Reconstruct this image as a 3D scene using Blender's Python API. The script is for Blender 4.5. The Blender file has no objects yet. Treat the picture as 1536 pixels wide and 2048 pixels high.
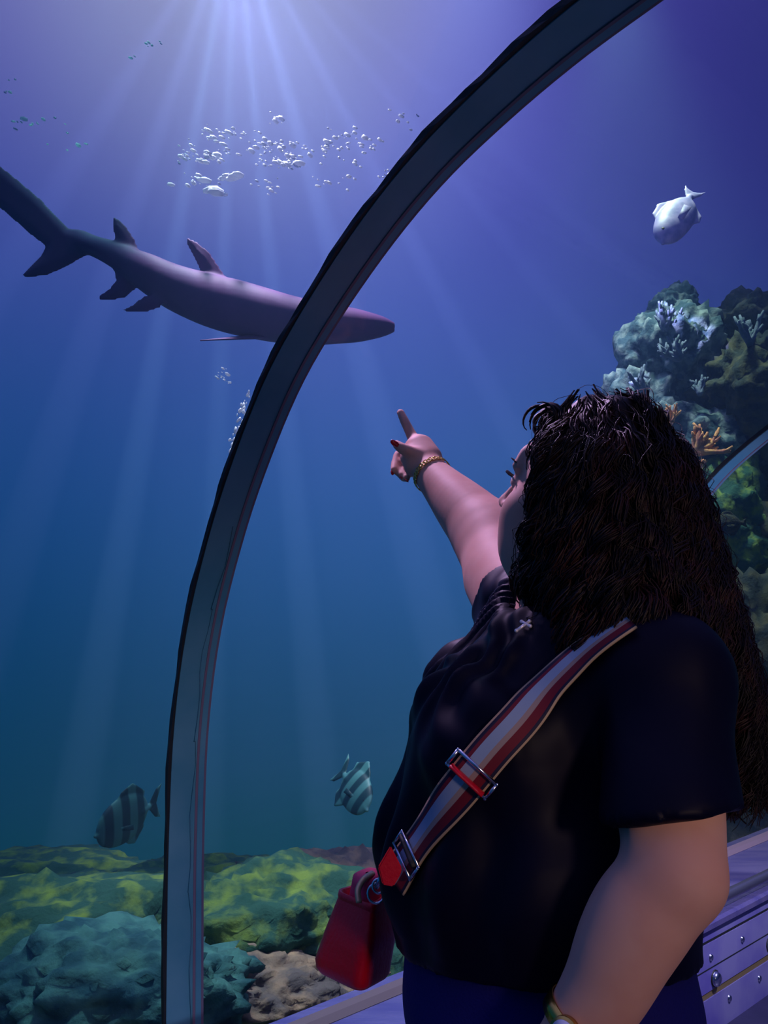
import bpy, bmesh, math, random
import numpy as np
from mathutils import Vector, Matrix, noise
from mathutils.bvhtree import BVHTree

random.seed(7)
rng = np.random.default_rng(7)
SC = bpy.context.scene
COL = SC.collection

# ------------------------------------------------------------------ camera
F = 1479.0
CAM_H = 1.40
PITCH = math.atan((1235 - 1024) / F)
cp, sp = math.cos(PITCH), math.sin(PITCH)
cam_d = bpy.data.cameras.new('camera')
cam_d.sensor_fit = 'VERTICAL'
cam_d.sensor_height = 36.0
cam_d.lens = F / 2048 * 36.0
cam_d.clip_start = 0.02
cam_d.clip_end = 200
cam = bpy.data.objects.new('camera', cam_d)
COL.objects.link(cam)
cam.location = (0, 0, CAM_H)
cam.rotation_euler = (math.pi / 2 + PITCH, 0, 0)
SC.camera = cam

# ------------------------------------------------------------------ colour, exposure
SC.view_settings.view_transform = 'Standard'
SC.view_settings.look = 'None'
SC.view_settings.gamma = 1
SC.view_settings.exposure = 0
SC.view_settings.use_curve_mapping = False
SC.cycles.use_denoising = True
try:
    SC.cycles.denoising_input_passes = 'RGB_ALBEDO_NORMAL'
except Exception:
    pass
SC.cycles.max_bounces = 6
SC.cycles.diffuse_bounces = 2
SC.cycles.glossy_bounces = 3
SC.cycles.transparent_max_bounces = 16
SC.cycles.volume_bounces = 1
SC.cycles.volume_step_rate = 4
SC.cycles.sample_clamp_indirect = 2.0

# tunnel frame: AX runs along the tunnel, NX points through the near acrylic wall into the tank
AX = Vector((0.77498, 0.63199, 0)).normalized()
NX = Vector((-0.63199, 0.77498, 0)).normalized()


def sn(s, n, z):
    return AX * s + NX * n + Vector((0, 0, z))


def ray(px, py):
    x = (px - 768) / F
    z = -(py - 1024) / F
    return Vector((x, cp - z * sp, z * cp + sp))


def P(px, py, Y):
    r = ray(px, py)
    return Vector((0, 0, CAM_H)) + r * (Y / r.y)


def lin(c):
    out = []
    for v in c[:3]:
        v /= 255.0
        out.append(v / 12.92 if v <= 0.04045 else ((v + 0.055) / 1.055) ** 2.4)
    return (*out, 1.0)


# ------------------------------------------------------------------ world: open water all around, soft lobes of colour
W = bpy.data.worlds.new('open_water')
SC.world = W
W.use_nodes = True
wn, wl = W.node_tree.nodes, W.node_tree.links
wn.clear()
WOUT = wn.new('ShaderNodeOutputWorld')
WBG = wn.new('ShaderNodeBackground')
wl.new(WBG.outputs[0], WOUT.inputs[0])
WTC = wn.new('ShaderNodeTexCoord')
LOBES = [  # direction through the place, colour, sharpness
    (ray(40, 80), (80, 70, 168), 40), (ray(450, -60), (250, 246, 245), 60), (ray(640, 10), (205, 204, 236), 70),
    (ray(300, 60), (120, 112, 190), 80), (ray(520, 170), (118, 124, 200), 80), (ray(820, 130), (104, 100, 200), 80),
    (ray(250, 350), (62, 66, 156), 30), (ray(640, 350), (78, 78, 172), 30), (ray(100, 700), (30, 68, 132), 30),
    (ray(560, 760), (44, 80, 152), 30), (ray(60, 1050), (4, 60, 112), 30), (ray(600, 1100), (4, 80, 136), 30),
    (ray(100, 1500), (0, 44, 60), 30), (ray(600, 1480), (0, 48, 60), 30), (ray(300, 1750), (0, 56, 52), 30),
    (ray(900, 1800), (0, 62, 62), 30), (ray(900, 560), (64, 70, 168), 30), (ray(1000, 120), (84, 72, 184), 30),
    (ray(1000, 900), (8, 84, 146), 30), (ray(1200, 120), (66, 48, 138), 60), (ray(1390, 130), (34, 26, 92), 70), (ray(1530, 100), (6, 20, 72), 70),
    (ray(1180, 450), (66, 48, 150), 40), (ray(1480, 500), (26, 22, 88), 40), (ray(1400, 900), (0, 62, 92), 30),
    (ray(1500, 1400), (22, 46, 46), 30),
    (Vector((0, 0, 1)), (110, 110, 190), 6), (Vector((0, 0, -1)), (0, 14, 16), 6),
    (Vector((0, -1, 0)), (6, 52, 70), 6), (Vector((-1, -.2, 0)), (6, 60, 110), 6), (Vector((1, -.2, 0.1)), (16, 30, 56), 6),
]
num = den = None
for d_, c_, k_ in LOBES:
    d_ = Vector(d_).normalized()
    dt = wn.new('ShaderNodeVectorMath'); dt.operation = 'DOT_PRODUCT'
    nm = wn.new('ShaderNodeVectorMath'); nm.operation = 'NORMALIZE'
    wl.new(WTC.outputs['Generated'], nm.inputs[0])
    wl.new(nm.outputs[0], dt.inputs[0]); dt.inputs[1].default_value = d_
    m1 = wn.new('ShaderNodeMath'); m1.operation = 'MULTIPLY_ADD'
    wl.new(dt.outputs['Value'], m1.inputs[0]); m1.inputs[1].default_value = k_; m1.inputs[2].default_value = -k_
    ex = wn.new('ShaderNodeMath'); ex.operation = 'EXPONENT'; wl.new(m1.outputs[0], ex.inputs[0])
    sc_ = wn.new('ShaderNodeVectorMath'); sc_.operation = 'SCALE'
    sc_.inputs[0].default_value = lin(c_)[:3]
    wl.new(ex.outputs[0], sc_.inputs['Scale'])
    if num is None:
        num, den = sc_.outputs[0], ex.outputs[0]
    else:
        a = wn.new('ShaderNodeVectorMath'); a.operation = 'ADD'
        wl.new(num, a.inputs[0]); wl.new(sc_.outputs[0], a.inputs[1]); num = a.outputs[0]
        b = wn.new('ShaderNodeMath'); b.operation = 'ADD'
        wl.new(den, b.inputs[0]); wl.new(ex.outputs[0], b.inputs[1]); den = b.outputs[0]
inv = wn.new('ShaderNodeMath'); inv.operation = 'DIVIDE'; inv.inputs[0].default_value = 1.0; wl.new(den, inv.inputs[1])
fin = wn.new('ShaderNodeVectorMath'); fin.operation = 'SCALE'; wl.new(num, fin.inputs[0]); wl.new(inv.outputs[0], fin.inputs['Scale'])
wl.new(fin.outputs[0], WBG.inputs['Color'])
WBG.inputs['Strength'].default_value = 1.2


# ------------------------------------------------------------------ lamps
def aim(o, target):
    o.rotation_euler = (Vector(target) - o.location).to_track_quat('-Z', 'Y').to_euler()


def spot(name, loc, target, energy, color, deg, blend=0.5, size=0.05):
    l = bpy.data.lights.new(name, 'SPOT')
    l.energy = energy; l.color = color; l.spot_size = math.radians(deg); l.spot_blend = blend; l.shadow_soft_size = size
    o = bpy.data.objects.new(name, l); COL.objects.link(o); o.location = loc; aim(o, target)
    return o


def area(name, loc, target, energy, color, sx, sy):
    l = bpy.data.lights.new(name, 'AREA')
    l.energy = energy; l.color = color; l.shape = 'RECTANGLE'; l.size = sx; l.size_y = sy
    o = bpy.data.objects.new(name, l); COL.objects.link(o); o.location = loc; aim(o, target)
    return o


# tank lamp above the water: a fan of shafts
LAMP = P(470, -190, 4.4)
SHAFTS = [((90, 420), 6, 4748, (0.75, 0.6, 1.0)), ((250, 460), 5, 6783, (0.85, 0.7, 1.0)), ((360, 430), 3.6, 14922, (0.8, 0.9, 1.0)),
          ((450, 430), 3, 14922, (0.85, 0.95, 1.0)), ((530, 420), 3.4, 16279, (0.8, 0.85, 1.0)), ((640, 420), 5, 12209, (0.8, 0.75, 1.0)),
          ((780, 400), 3.6, 12209, (0.75, 0.62, 1.0)), ((890, 330), 3, 8817, (0.65, 0.55, 1.0)), ((1000, 300), 3, 6104, (0.6, 0.5, 1.0))]
for (tx, ty), dg, en, co in SHAFTS:
    spot('tank_spot_lamp', LAMP, P(tx, ty, 5.0), en, co, dg, 0.5, 0.03)
spot('bubble_fill', P(420, -300, 2.9), P(560, 300, 3.0), 950, (0.9, 0.88, 1.0), 50, 0.9, 0.1)  # extra spot added just to brighten the bubbles, apart from the shafts
# lamp over the tank that lights the visitor through the acrylic
spot('tank_key_lamp', P(620, -250, 2.3) + NX * 0.6, (0.12, 1.2, 1.5), 520, (0.82, 0.52, 1.0), 32, 0.6, 0.12)
spot('reef_fill', sn(3.6, 3.2, 7.2), sn(4.2, 4.4, 2.8), 1500, (0.78, 0.66, 1.0), 60, 0.8, 0.3)  # added fill brightening the reef and the pale fish, no fixture of its own
spot('reef_foot_fill', sn(4.4, 2.7, 6.6), sn(5.0, 3.0, 1.3), 900, (0.75, 0.95, 0.7), 46, 0.8, 0.2)  # unseen greenish fill, added to lift the dark lower reef rocks
spot('seabed_fill', sn(0.9, 3.0, 4.6), sn(1.0, 3.0, 0.2), 120, (0.25, 1.0, 0.75), 60, 0.9, 0.3)  # added green fill that lights and tints the seabed
# tunnel lamps and one added fill
spot('ledge_lamp', sn(2.7, 0.6, 1.5), sn(3.1, 1.45, 0.2), 110, (0.66, 0.62, 1.0), 110, 0.6, 0.03)
spot('arch_fill', sn(2.2, 0.9, 0.45), sn(2.77, 1.55, 1.7), 95, (0.6, 0.5, 1.0), 44, 0.8, 0.03)  # up-light added to brighten the second arch band, no fixture there
spot('aisle_lamp', sn(-0.2, 0.3, 0.25), sn(0.8, 1.8, 0.5), 34, (0.5, 0.58, 1.0), 70, 0.9, 0.03)
spot('entrance_lamp', (0.9, -1.0, 1.75), (0.3, 0.8, 1.0), 38, (1.0, 0.66, 0.55), 50, 0.8, 0.12)


# ------------------------------------------------------------------ materials
def mat(name, color, rough=0.6, metal=0.0, spec=0.5, color2=None, scale=8, detail=4, bump=0.0, bscale=40, coat=0, ramp=(0.4, 0.62),
        stretch=None, emit=None):
    m = bpy.data.materials.new(name)
    m.use_nodes = True
    nt = m.node_tree
    b = nt.nodes['Principled BSDF']
    b.inputs['Base Color'].default_value = lin(color)
    b.inputs['Roughness'].default_value = rough
    b.inputs['Metallic'].default_value = metal
    b.inputs['Specular IOR Level'].default_value = spec
    b.inputs['Coat Weight'].default_value = coat
    tc = nt.nodes.new('ShaderNodeTexCoord')
    src = tc.outputs['Object']
    if stretch:
        mp = nt.nodes.new('ShaderNodeMapping'); mp.inputs['Scale'].default_value = stretch
        nt.links.new(src, mp.inputs[0]); src = mp.outputs[0]
    if color2:
        n = nt.nodes.new('ShaderNodeTexNoise'); n.inputs['Scale'].default_value = scale; n.inputs['Detail'].default_value = detail
        nt.links.new(src, n.inputs['Vector'])
        r = nt.nodes.new('ShaderNodeValToRGB')
        r.color_ramp.elements[0].position = ramp[0]; r.color_ramp.elements[1].position = ramp[1]
        r.color_ramp.elements[0].color = lin(color); r.color_ramp.elements[1].color = lin(color2)
        if len(color2) > 3:
            pass
        nt.links.new(n.outputs[0], r.inputs[0]); nt.links.new(r.outputs[0], b.inputs['Base Color'])
    if bump:
        n2 = nt.nodes.new('ShaderNodeTexNoise'); n2.inputs['Scale'].default_value = bscale; n2.inputs['Detail'].default_value = 5
        nt.links.new(src, n2.inputs['Vector'])
        bp = nt.nodes.new('ShaderNodeBump'); bp.inputs['Strength'].default_value = bump; bp.inputs['Distance'].default_value = 0.01
        nt.links.new(n2.outputs[0], bp.inputs['Height']); nt.links.new(bp.outputs[0], b.inputs['Normal'])
    if emit:
        b.inputs['Emission Color'].default_value = lin(emit[0]); b.inputs['Emission Strength'].default_value = emit[1]
    return m


M = {}
M['skin'] = mat('skin', (214, 160, 140), 0.6, spec=0.2, color2=(222, 172, 152), scale=14)
M['skin'].node_tree.nodes['Principled BSDF'].inputs['Subsurface Weight'].default_value = 0.12
M['skin'].node_tree.nodes['Principled BSDF'].inputs['Subsurface Radius'].default_value = (0.02, 0.008, 0.004)
M['hair'] = mat('hair', (20, 11, 12), 0.5, spec=0.3, color2=(60, 30, 27), scale=22, ramp=(0.45, 0.75))
M['blouse'] = mat('blouse', (7, 5, 30), 0.5, spec=0.13)
M['trousers'] = mat('trousers', (20, 20, 100), 0.8, spec=0.2, bump=0.2, bscale=300)
M['shoe'] = mat('shoe', (20, 20, 22), 0.5)
M['nail'] = mat('nail', (190, 8, 30), 0.2, coat=0.5)
M['lash'] = mat('lash', (12, 10, 12), 0.5)
M['eye'] = mat('eye', (220, 220, 225), 0.15)
M['gold'] = mat('gold', (226, 186, 92), 0.22, metal=1.0)
M['silver'] = mat('silver', (225, 222, 235), 0.2, metal=1.0)
M['pendant'] = mat('pendant', (240, 236, 250), 0.25, metal=0.4)
M['leather'] = mat('leather', (214, 8, 38), 0.38, spec=0.5, bump=0.12, bscale=160)
M['lining'] = mat('lining', (236, 50, 100), 0.6)
M['zip'] = mat('zip', (230, 190, 140), 0.35, metal=0.5)
M['arch'] = mat('arch_metal', (96, 150, 160), 0.45, metal=0.1, color2=(74, 138, 150), scale=5, bump=0.08, bscale=12)
M['gasket'] = mat('gasket', (16, 20, 20), 0.6, bump=0.3, bscale=30)
M['sealant'] = mat('sealant', (120, 100, 112), 0.5)
M['ledge'] = mat('ledge', (160, 150, 205), 0.2, metal=0.7, color2=(135, 128, 195), scale=3, stretch=(1, 6, 1), bump=0.1, bscale=14)
M['panel'] = mat('panel', (150, 146, 200), 0.4, metal=0.4, color2=(116, 108, 190), scale=4, bump=0.08, bscale=10)
M['brass'] = mat('brass_strip', (130, 112, 74), 0.5, metal=0.3)
M['steel'] = mat('steel', (200, 200, 225), 0.2, metal=1.0)
M['rail'] = mat('rail', (150, 150, 172), 0.28, metal=0.9)
M['floor'] = mat('floor', (40, 40, 62), 0.35, color2=(52, 50, 76), scale=6, bump=0.1, bscale=80)
M['shark'] = mat('shark', (92, 52, 106), 0.65, spec=0.15, color2=(78, 48, 100), scale=5)
M['palefish'] = mat('pale_fish', (186, 172, 226), 0.5, color2=(150, 146, 206), scale=9)
M['bubble'] = mat('bubble', (245, 245, 255), 0.2, spec=0.8)
M['sand'] = mat('sand', (24, 80, 66), 0.9, color2=(76, 124, 62), scale=6, detail=9, bump=1.0, bscale=26)
M['rock_sea'] = mat('rock_sea', (16, 74, 84), 0.9, color2=(62, 118, 112), scale=11, detail=9, bump=1.0, bscale=30)
M['rock_green'] = mat('rock_green', (26, 78, 66), 0.9, color2=(112, 138, 58), scale=11, detail=9, bump=1.0, bscale=30, ramp=(0.46, 0.66))
M['rock_brown'] = mat('rock_brown', (92, 84, 84), 0.9, color2=(168, 140, 112), scale=11, detail=9, bump=1.0, bscale=30, ramp=(0.42, 0.68))
M['rock_teal'] = mat('rock_teal', (44, 74, 92), 0.9, color2=(140, 156, 158), scale=11, detail=9, bump=1.0, bscale=30, ramp=(0.45, 0.7))
M['rock_dark'] = mat('rock_dark', (30, 44, 44), 0.9, color2=(84, 80, 50), scale=9, detail=9, bump=1.0, bscale=30, ramp=(0.42, 0.7))
M['coral'] = mat('coral', (220, 160, 96), 0.8, color2=(180, 110, 90), scale=20, bump=0.6, bscale=60)
M['coral_pale'] = mat('coral_pale', (104, 116, 140), 0.8, color2=(84, 104, 120), scale=20, bump=0.6, bscale=60)


_nt = M['bubble'].node_tree
_t = _nt.nodes.new('ShaderNodeBsdfTranslucent'); _t.inputs[0].default_value = (0.9, 0.9, 1, 1)
_m = _nt.nodes.new('ShaderNodeMixShader'); _m.inputs[0].default_value = 0.55
_o = [n for n in _nt.nodes if n.type == 'OUTPUT_MATERIAL'][0]
_nt.links.new(_nt.nodes['Principled BSDF'].outputs[0], _m.inputs[1]); _nt.links.new(_t.outputs[0], _m.inputs[2]); _nt.links.new(_m.outputs[0], _o.inputs[0])


def stripes(name, c1, c2, axis, n):
    """bands across an object's own axis"""
    m = mat(name, c1, 0.5)
    nt = m.node_tree
    tc = nt.nodes.new('ShaderNodeTexCoord')
    w = nt.nodes.new('ShaderNodeTexWave'); w.inputs['Scale'].default_value = n; w.inputs['Distortion'].default_value = 0.6
    w.bands_direction = axis
    nt.links.new(tc.outputs['Object'], w.inputs['Vector'])
    r = nt.nodes.new('ShaderNodeValToRGB'); r.color_ramp.elements[0].position = 0.35; r.color_ramp.elements[1].position = 0.65
    r.color_ramp.elements[0].color = lin(c1); r.color_ramp.elements[1].color = lin(c2)
    nt.links.new(w.outputs[0], r.inputs[0]); nt.links.new(r.outputs[0], nt.nodes['Principled BSDF'].inputs['Base Color'])
    return m


M['banded'] = stripes('banded_fish', (14, 60, 66), (70, 130, 128), 'X', 1.0)


def strap_material():
    m = mat('strap_webbing', (200, 200, 215), 0.7)
    nt = m.node_tree
    uv = nt.nodes.new('ShaderNodeTexCoord'); sx = nt.nodes.new('ShaderNodeSeparateXYZ')
    nt.links.new(uv.outputs['UV'], sx.inputs[0])
    r = nt.nodes.new('ShaderNodeValToRGB'); cr = r.color_ramp; cr.interpolation = 'CONSTANT'
    cols = [(0, (205, 175, 140)), (0.05, (24, 14, 50)), (0.13, (120, 6, 28)), (0.36, (170, 145, 135)), (0.50, (150, 170, 200)), (0.78, (110, 8, 44)),
            (0.87, (24, 14, 54)), (0.95, (205, 165, 130))]
    cr.elements[0].position = 0; cr.elements[0].color = lin(cols[0][1])
    cr.elements[1].position = 0.05; cr.elements[1].color = lin(cols[1][1])
    for p, c in cols[2:]:
        e = cr.elements.new(p); e.color = lin(c)
    nt.links.new(sx.outputs[1], r.inputs[0]); nt.links.new(r.outputs[0], nt.nodes['Principled BSDF'].inputs['Base Color'])
    return m


M['strap'] = strap_material()


# ------------------------------------------------------------------ scene helpers
def tag(o, label=None, cat=None, group=None, kind=None):
    if label: o['label'] = label
    if cat: o['category'] = cat
    if group: o['group'] = group
    if kind: o['kind'] = kind
    return o


def empty(name, loc=(0, 0, 0)):
    o = bpy.data.objects.new(name, None)
    o.empty_display_size = 0.1
    COL.objects.link(o); o.location = loc
    return o


def mesh_obj(name, verts, faces, m, parent=None, smooth=True, origin=None, keep=False):
    """one mesh object from world-space verts; its origin sits at its lowest centre (or at `origin`)"""
    v = np.asarray(verts, dtype=np.float64).reshape(-1, 3)
    if origin is None:
        origin = Vector(((v[:, 0].min() + v[:, 0].max()) / 2, (v[:, 1].min() + v[:, 1].max()) / 2, v[:, 2].min()))
    origin = Vector(origin)
    v = v - np.array(origin)
    me = bpy.data.meshes.new(name)
    me.from_pydata(v.tolist(), [], [list(map(int, f)) for f in faces])
    me.update()
    if smooth:
        me.polygons.foreach_set('use_smooth', [True] * len(me.polygons))
    if m: me.materials.append(m)
    o = bpy.data.objects.new(name, me)
    COL.objects.link(o)
    if parent is not None:
        o.parent = parent
        o.location = origin - parent_origin(parent)
    else:
        o.location = origin
    return o


def parent_origin(p):
    v = Vector(p.location)
    while p.parent is not None:
        p = p.parent
        v += p.location
    return v


def bm_obj(name, bm, m, parent=None, smooth=False, origin=None):
    bmesh.ops.recalc_face_normals(bm, faces=bm.faces)
    vs = [v.co.copy() for v in bm.verts]
    for i, v in enumerate(bm.verts): v.index = i
    fs = [[v.index for v in f.verts] for f in bm.faces]
    bm.free()
    return mesh_obj(name, [tuple(v) for v in vs], fs, m, parent, smooth, origin)


def tube(path, radii, seg=8, cap=True, flat=1.0):
    """verts, faces of a tube along a list of points (parallel-transport frame)"""
    pts = [Vector(p) for p in path]
    if not hasattr(radii, '__len__'): radii = [radii] * len(pts)
    V, Fc = [], []
    t0 = (pts[1] - pts[0]).normalized()
    up = Vector((0, 0, 1)) if abs(t0.z) < 0.9 else Vector((1, 0, 0))
    u = t0.cross(up).normalized()
    for i, p in enumerate(pts):
        t = (pts[min(i + 1, len(pts) - 1)] - pts[max(i - 1, 0)]).normalized()
        u = (u - t * u.dot(t)).normalized()
        w = t.cross(u)
        for k in range(seg):
            a = 2 * math.pi * k / seg
            V.append(p + u * (math.cos(a) * radii[i]) + w * (math.sin(a) * radii[i] * flat))
    for i in range(len(pts) - 1):
        for k in range(seg):
            a, b = i * seg + k, i * seg + (k + 1) % seg
            Fc.append((a, b, b + seg, a + seg))
    if cap:
        Fc.append(tuple(range(seg - 1, -1, -1)))
        e = (len(pts) - 1) * seg
        Fc.append(tuple(range(e, e + seg)))
    return V, Fc


def merge(parts):
    V, Fc = [], []
    for v, f in parts:
        o = len(V)
        V += [tuple(x) for x in v]
        Fc += [tuple(i + o for i in q) for q in f]
    return V, Fc


def spline(pts, n):
    """Catmull-Rom through pts (any dimension), n samples"""
    A = [np.array(p, float) for p in pts]
    A = [2 * A[0] - A[1]] + A + [2 * A[-1] - A[-2]]
    out = []
    segs = len(A) - 3
    for i in range(n):
        u = i / (n - 1) * segs
        k = min(int(u), segs - 1); t = u - k
        p0, p1, p2, p3 = A[k:k + 4]
        out.append(0.5 * ((2 * p1) + (-p0 + p2) * t + (2 * p0 - 5 * p1 + 4 * p2 - p3) * t * t + (-p0 + 3 * p1 - 3 * p2 + p3) * t ** 3))
    return out


# ------------------------------------------------------------------ distance-field modelling: one continuous surface per body
class Field:
    def __init__(self, lo, hi, h):
        self.lo = np.array(lo, float); self.h = h
        self.n = np.ceil((np.array(hi, float) - self.lo) / h).astype(int) + 1
        self.D = np.full(self.n, 1.0, np.float32)
        self.ax = [self.lo[i] + h * np.arange(self.n[i]) for i in range(3)]

    def _sl(self, lo, hi, m):
        s = []
        for i in range(3):
            a = int(max(0, math.floor((lo[i] - m - self.lo[i]) / self.h)))
            b = int(min(self.n[i], math.ceil((hi[i] + m - self.lo[i]) / self.h) + 1))
            if b <= a: return None
            s.append(slice(a, b))
        return tuple(s)

    def _grid(self, s):
        return np.meshgrid(self.ax[0][s[0]], self.ax[1][s[1]], self.ax[2][s[2]], indexing='ij', sparse=True)

    def _put(self, s, d, k, sub=False):
        D = self.D[s]
        if sub:
            d = -d
            hh = np.clip(0.5 - 0.5 * (D - d) / k, 0, 1)
            self.D[s] = D * (1 - hh) + d * hh + k * hh * (1 - hh)
        else:
            hh = np.clip(0.5 + 0.5 * (D - d) / k, 0, 1)
            self.D[s] = D * (1 - hh) + d * hh - k * hh * (1 - hh)

    def cone(self, a, b, ra, rb, k=0.01):
        a, b = np.array(a, float), np.array(b, float)
        r = max(ra, rb)
        s = self._sl(np.minimum(a, b) - r, np.maximum(a, b) + r, k * 1.5 + 0.01)
        if s is None: return
        X, Y, Z = self._grid(s)
        ab = b - a
        L = ab @ ab
        t = np.clip(((X - a[0]) * ab[0] + (Y - a[1]) * ab[1] + (Z - a[2]) * ab[2]) / L, 0, 1)
        d = np.sqrt((X - a[0] - t * ab[0]) ** 2 + (Y - a[1] - t * ab[1]) ** 2 + (Z - a[2] - t * ab[2]) ** 2) - (ra + (rb - ra) * t)
        self._put(s, d, k)

    def chain(self, pts, rs, k=0.01):
        A = [np.array(p, float) for p in pts]
        if k > 0.007 and len(pts) > 3:      # limbs: an even taper, no steps at the stations
            q_ = spline([(*a_, r_) for a_, r_ in zip(A, rs)], 4 * len(pts))
            A = [v_[:3] for v_ in q_]; rs = [v_[3] for v_ in q_]
        R = [r + k * 0.22 for r in rs]
        m = max(R)
        s = self._sl(np.min(A, 0) - m, np.max(A, 0) + m, k * 1.5 + 0.01)
        if s is None: return
        X, Y, Z = self._grid(s)
        best = None
        for i in range(len(A) - 1):
            a, b, ra, rb = A[i], A[i + 1], R[i], R[i + 1]
            ab = b - a
            t = np.clip(((X - a[0]) * ab[0] + (Y - a[1]) * ab[1] + (Z - a[2]) * ab[2]) / (ab @ ab), 0, 1)
            d = np.sqrt((X - a[0] - t * ab[0]) ** 2 + (Y - a[1] - t * ab[1]) ** 2 + (Z - a[2] - t * ab[2]) ** 2) - (ra + (rb - ra) * t)
            best = d if best is None else np.minimum(best, d)
        self._put(s, best, k)

    def ell(self, c, r, k=0.01, rot=None, sub=False):
        """ellipsoid; rot = 3 axis vectors (rows)"""
        c, r = np.array(c, float), np.array(r, float)
        R = max(r)
        ext = r if rot is None else np.array([R, R, R])
        s = self._sl(c - ext, c + ext, k * 1.5 + 0.01)
        if s is None: return
        X, Y, Z = self._grid(s)
        X, Y, Z = X - c[0], Y - c[1], Z - c[2]
        if rot is not None:
            q = [X * a[0] + Y * a[1] + Z * a[2] for a in rot]
        else:
            q = [X, Y, Z]
        k0 = np.sqrt((q[0] / r[0]) ** 2 + (q[1] / r[1]) ** 2 + (q[2] / r[2]) ** 2)
        k1 = np.sqrt((q[0] / r[0] ** 2) ** 2 + (q[1] / r[1] ** 2) ** 2 + (q[2] / r[2] ** 2) ** 2) + 1e-9
        self._put(s, k0 * (k0 - 1) / k1, k, sub)

    def fin(self, poly, y0, th, k=0.008):
        """polygon in the x-z plane at y0, thickness th, thinning towards its outline"""
        poly = np.array(poly, float)
        lo = np.array([poly[:, 0].min(), y0 - th, poly[:, 1].min()]); hi = np.array([poly[:, 0].max(), y0 + th, poly[:, 1].max()])
        s = self._sl(lo, hi, 0.03)
        if s is None: return
        X, Y, Z = self._grid(s)
        X2, Z2 = np.broadcast_arrays(X, Z)
        X2 = X2[:, :1, :]; Z2 = Z2[:, :1, :]
        d = np.full(X2.shape, 1e9); sg = np.ones(X2.shape)
        n = len(poly)
        for i in range(n):
            a, b = poly[i], poly[i - 1]
            e = b - a; wx = X2 - a[0]; wz = Z2 - a[1]
            t = np.clip((wx * e[0] + wz * e[1]) / (e @ e), 0, 1)
            d = np.minimum(d, (wx - t * e[0]) ** 2 + (wz - t * e[1]) ** 2)
            c1 = Z2 >= a[1]; c2 = Z2 < b[1]; c3 = e[0] * wz > e[1] * wx
            flip = (c1 & c2 & c3) | (~c1 & ~c2 & ~c3)
            sg = np.where(flip, -sg, sg)
        d2 = sg * np.sqrt(d)
        tt = th * np.clip(-d2 / 0.03, 0.35, 1)
        dy = np.abs(Y - y0) - tt
        dd = np.maximum(d2 + 0 * dy, dy)
        self._put(s, dd, k)

    def cut(self, point, normal, k=0.004):
        """keep the side the normal points away from"""
        X, Y, Z = np.meshgrid(*self.ax, indexing='ij', sparse=True)
        d = (X - point[0]) * normal[0] + (Y - point[1]) * normal[1] + (Z - point[2]) * normal[2]
        self.D = np.maximum(self.D, d.astype(np.float32))

    def mesh(self):
        D = self.D; h = self.h
        S = D < 0
        c = S[:-1, :-1, :-1].astype(np.int8)
        acc = np.zeros(c.shape, np.int8)
        for dx in (0, 1):
            for dy in (0, 1):
                for dz in (0, 1):
                    acc += S[dx:S.shape[0] - 1 + dx, dy:S.shape[1] - 1 + dy, dz:S.shape[2] - 1 + dz]
        act = (acc > 0) & (acc < 8)
        I, J, K = np.nonzero(act)
        idx = np.full(act.shape, -1, np.int32); idx[I, J, K] = np.arange(len(I))
        pos = np.zeros((len(I), 3)); cnt = np.zeros(len(I))
        corners = [(a, b, c_) for a in (0, 1) for b in (0, 1) for c_ in (0, 1)]
        for ca in corners:
            for axn in range(3):
                if ca[axn] == 0:
                    cb = list(ca); cb[axn] = 1
                    da = D[I + ca[0], J + ca[1], K + ca[2]]; db = D[I + cb[0], J + cb[1], K + cb[2]]
                    m = (da < 0) != (db < 0)
                    t = np.where(m, da / np.where(m, da - db, 1), 0)
                    p = np.array(ca, float)[None, :].repeat(len(I), 0)
                    p[:, axn] += t
                    pos += p * m[:, None]; cnt += m
        pos = pos / cnt[:, None] + np.stack([I, J, K], 1)
        V = self.lo + pos * h
        Fs = []
        for axn in range(3):
            u, v = [(1, 2), (2, 0), (0, 1)][axn]
            sl0 = [slice(None)] * 3; sl1 = [slice(None)] * 3
            sl0[axn] = slice(0, -1); sl1[axn] = slice(1, None)
            A = S[tuple(sl0)]; B = S[tuple(sl1)]
            E = A != B
            E = E.copy()
            for w in (u, v):
                q = [slice(None)] * 3; q[w] = slice(0, 1); E[tuple(q)] = False
                q[w] = slice(-1, None); E[tuple(q)] = False
            e = np.stack(np.nonzero(E), 1)
            sgn = A[e[:, 0], e[:, 1], e[:, 2]]
            def cell(du, dv):
                f = e.copy(); f[:, u] += du; f[:, v] += dv
                return idx[f[:, 0], f[:, 1], f[:, 2]]
            q = np.stack([cell(-1, -1), cell(0, -1), cell(0, 0), cell(-1, 0)], 1)
            q[~sgn] = q[~sgn][:, ::-1]
            Fs.append(q)
        Fa = np.concatenate(Fs)
        return V, Fa[(Fa >= 0).all(1)]


def smooth_mesh(V, Fa, it=2, lam=0.5):
    n = len(V)
    E = np.concatenate([Fa[:, [0, 1]], Fa[:, [1, 2]], Fa[:, [2, 3]], Fa[:, [3, 0]]])
    E = np.concatenate([E, E[:, ::-1]])
    cnt = np.bincount(E[:, 0], minlength=n)[:, None]
    for _ in range(it):
        s = np.zeros_like(V)
        for a in range(3): s[:, a] = np.bincount(E[:, 0], weights=V[E[:, 1], a], minlength=n)
        V = V + lam * (s / np.maximum(cnt, 1) - V)
    return V


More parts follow.
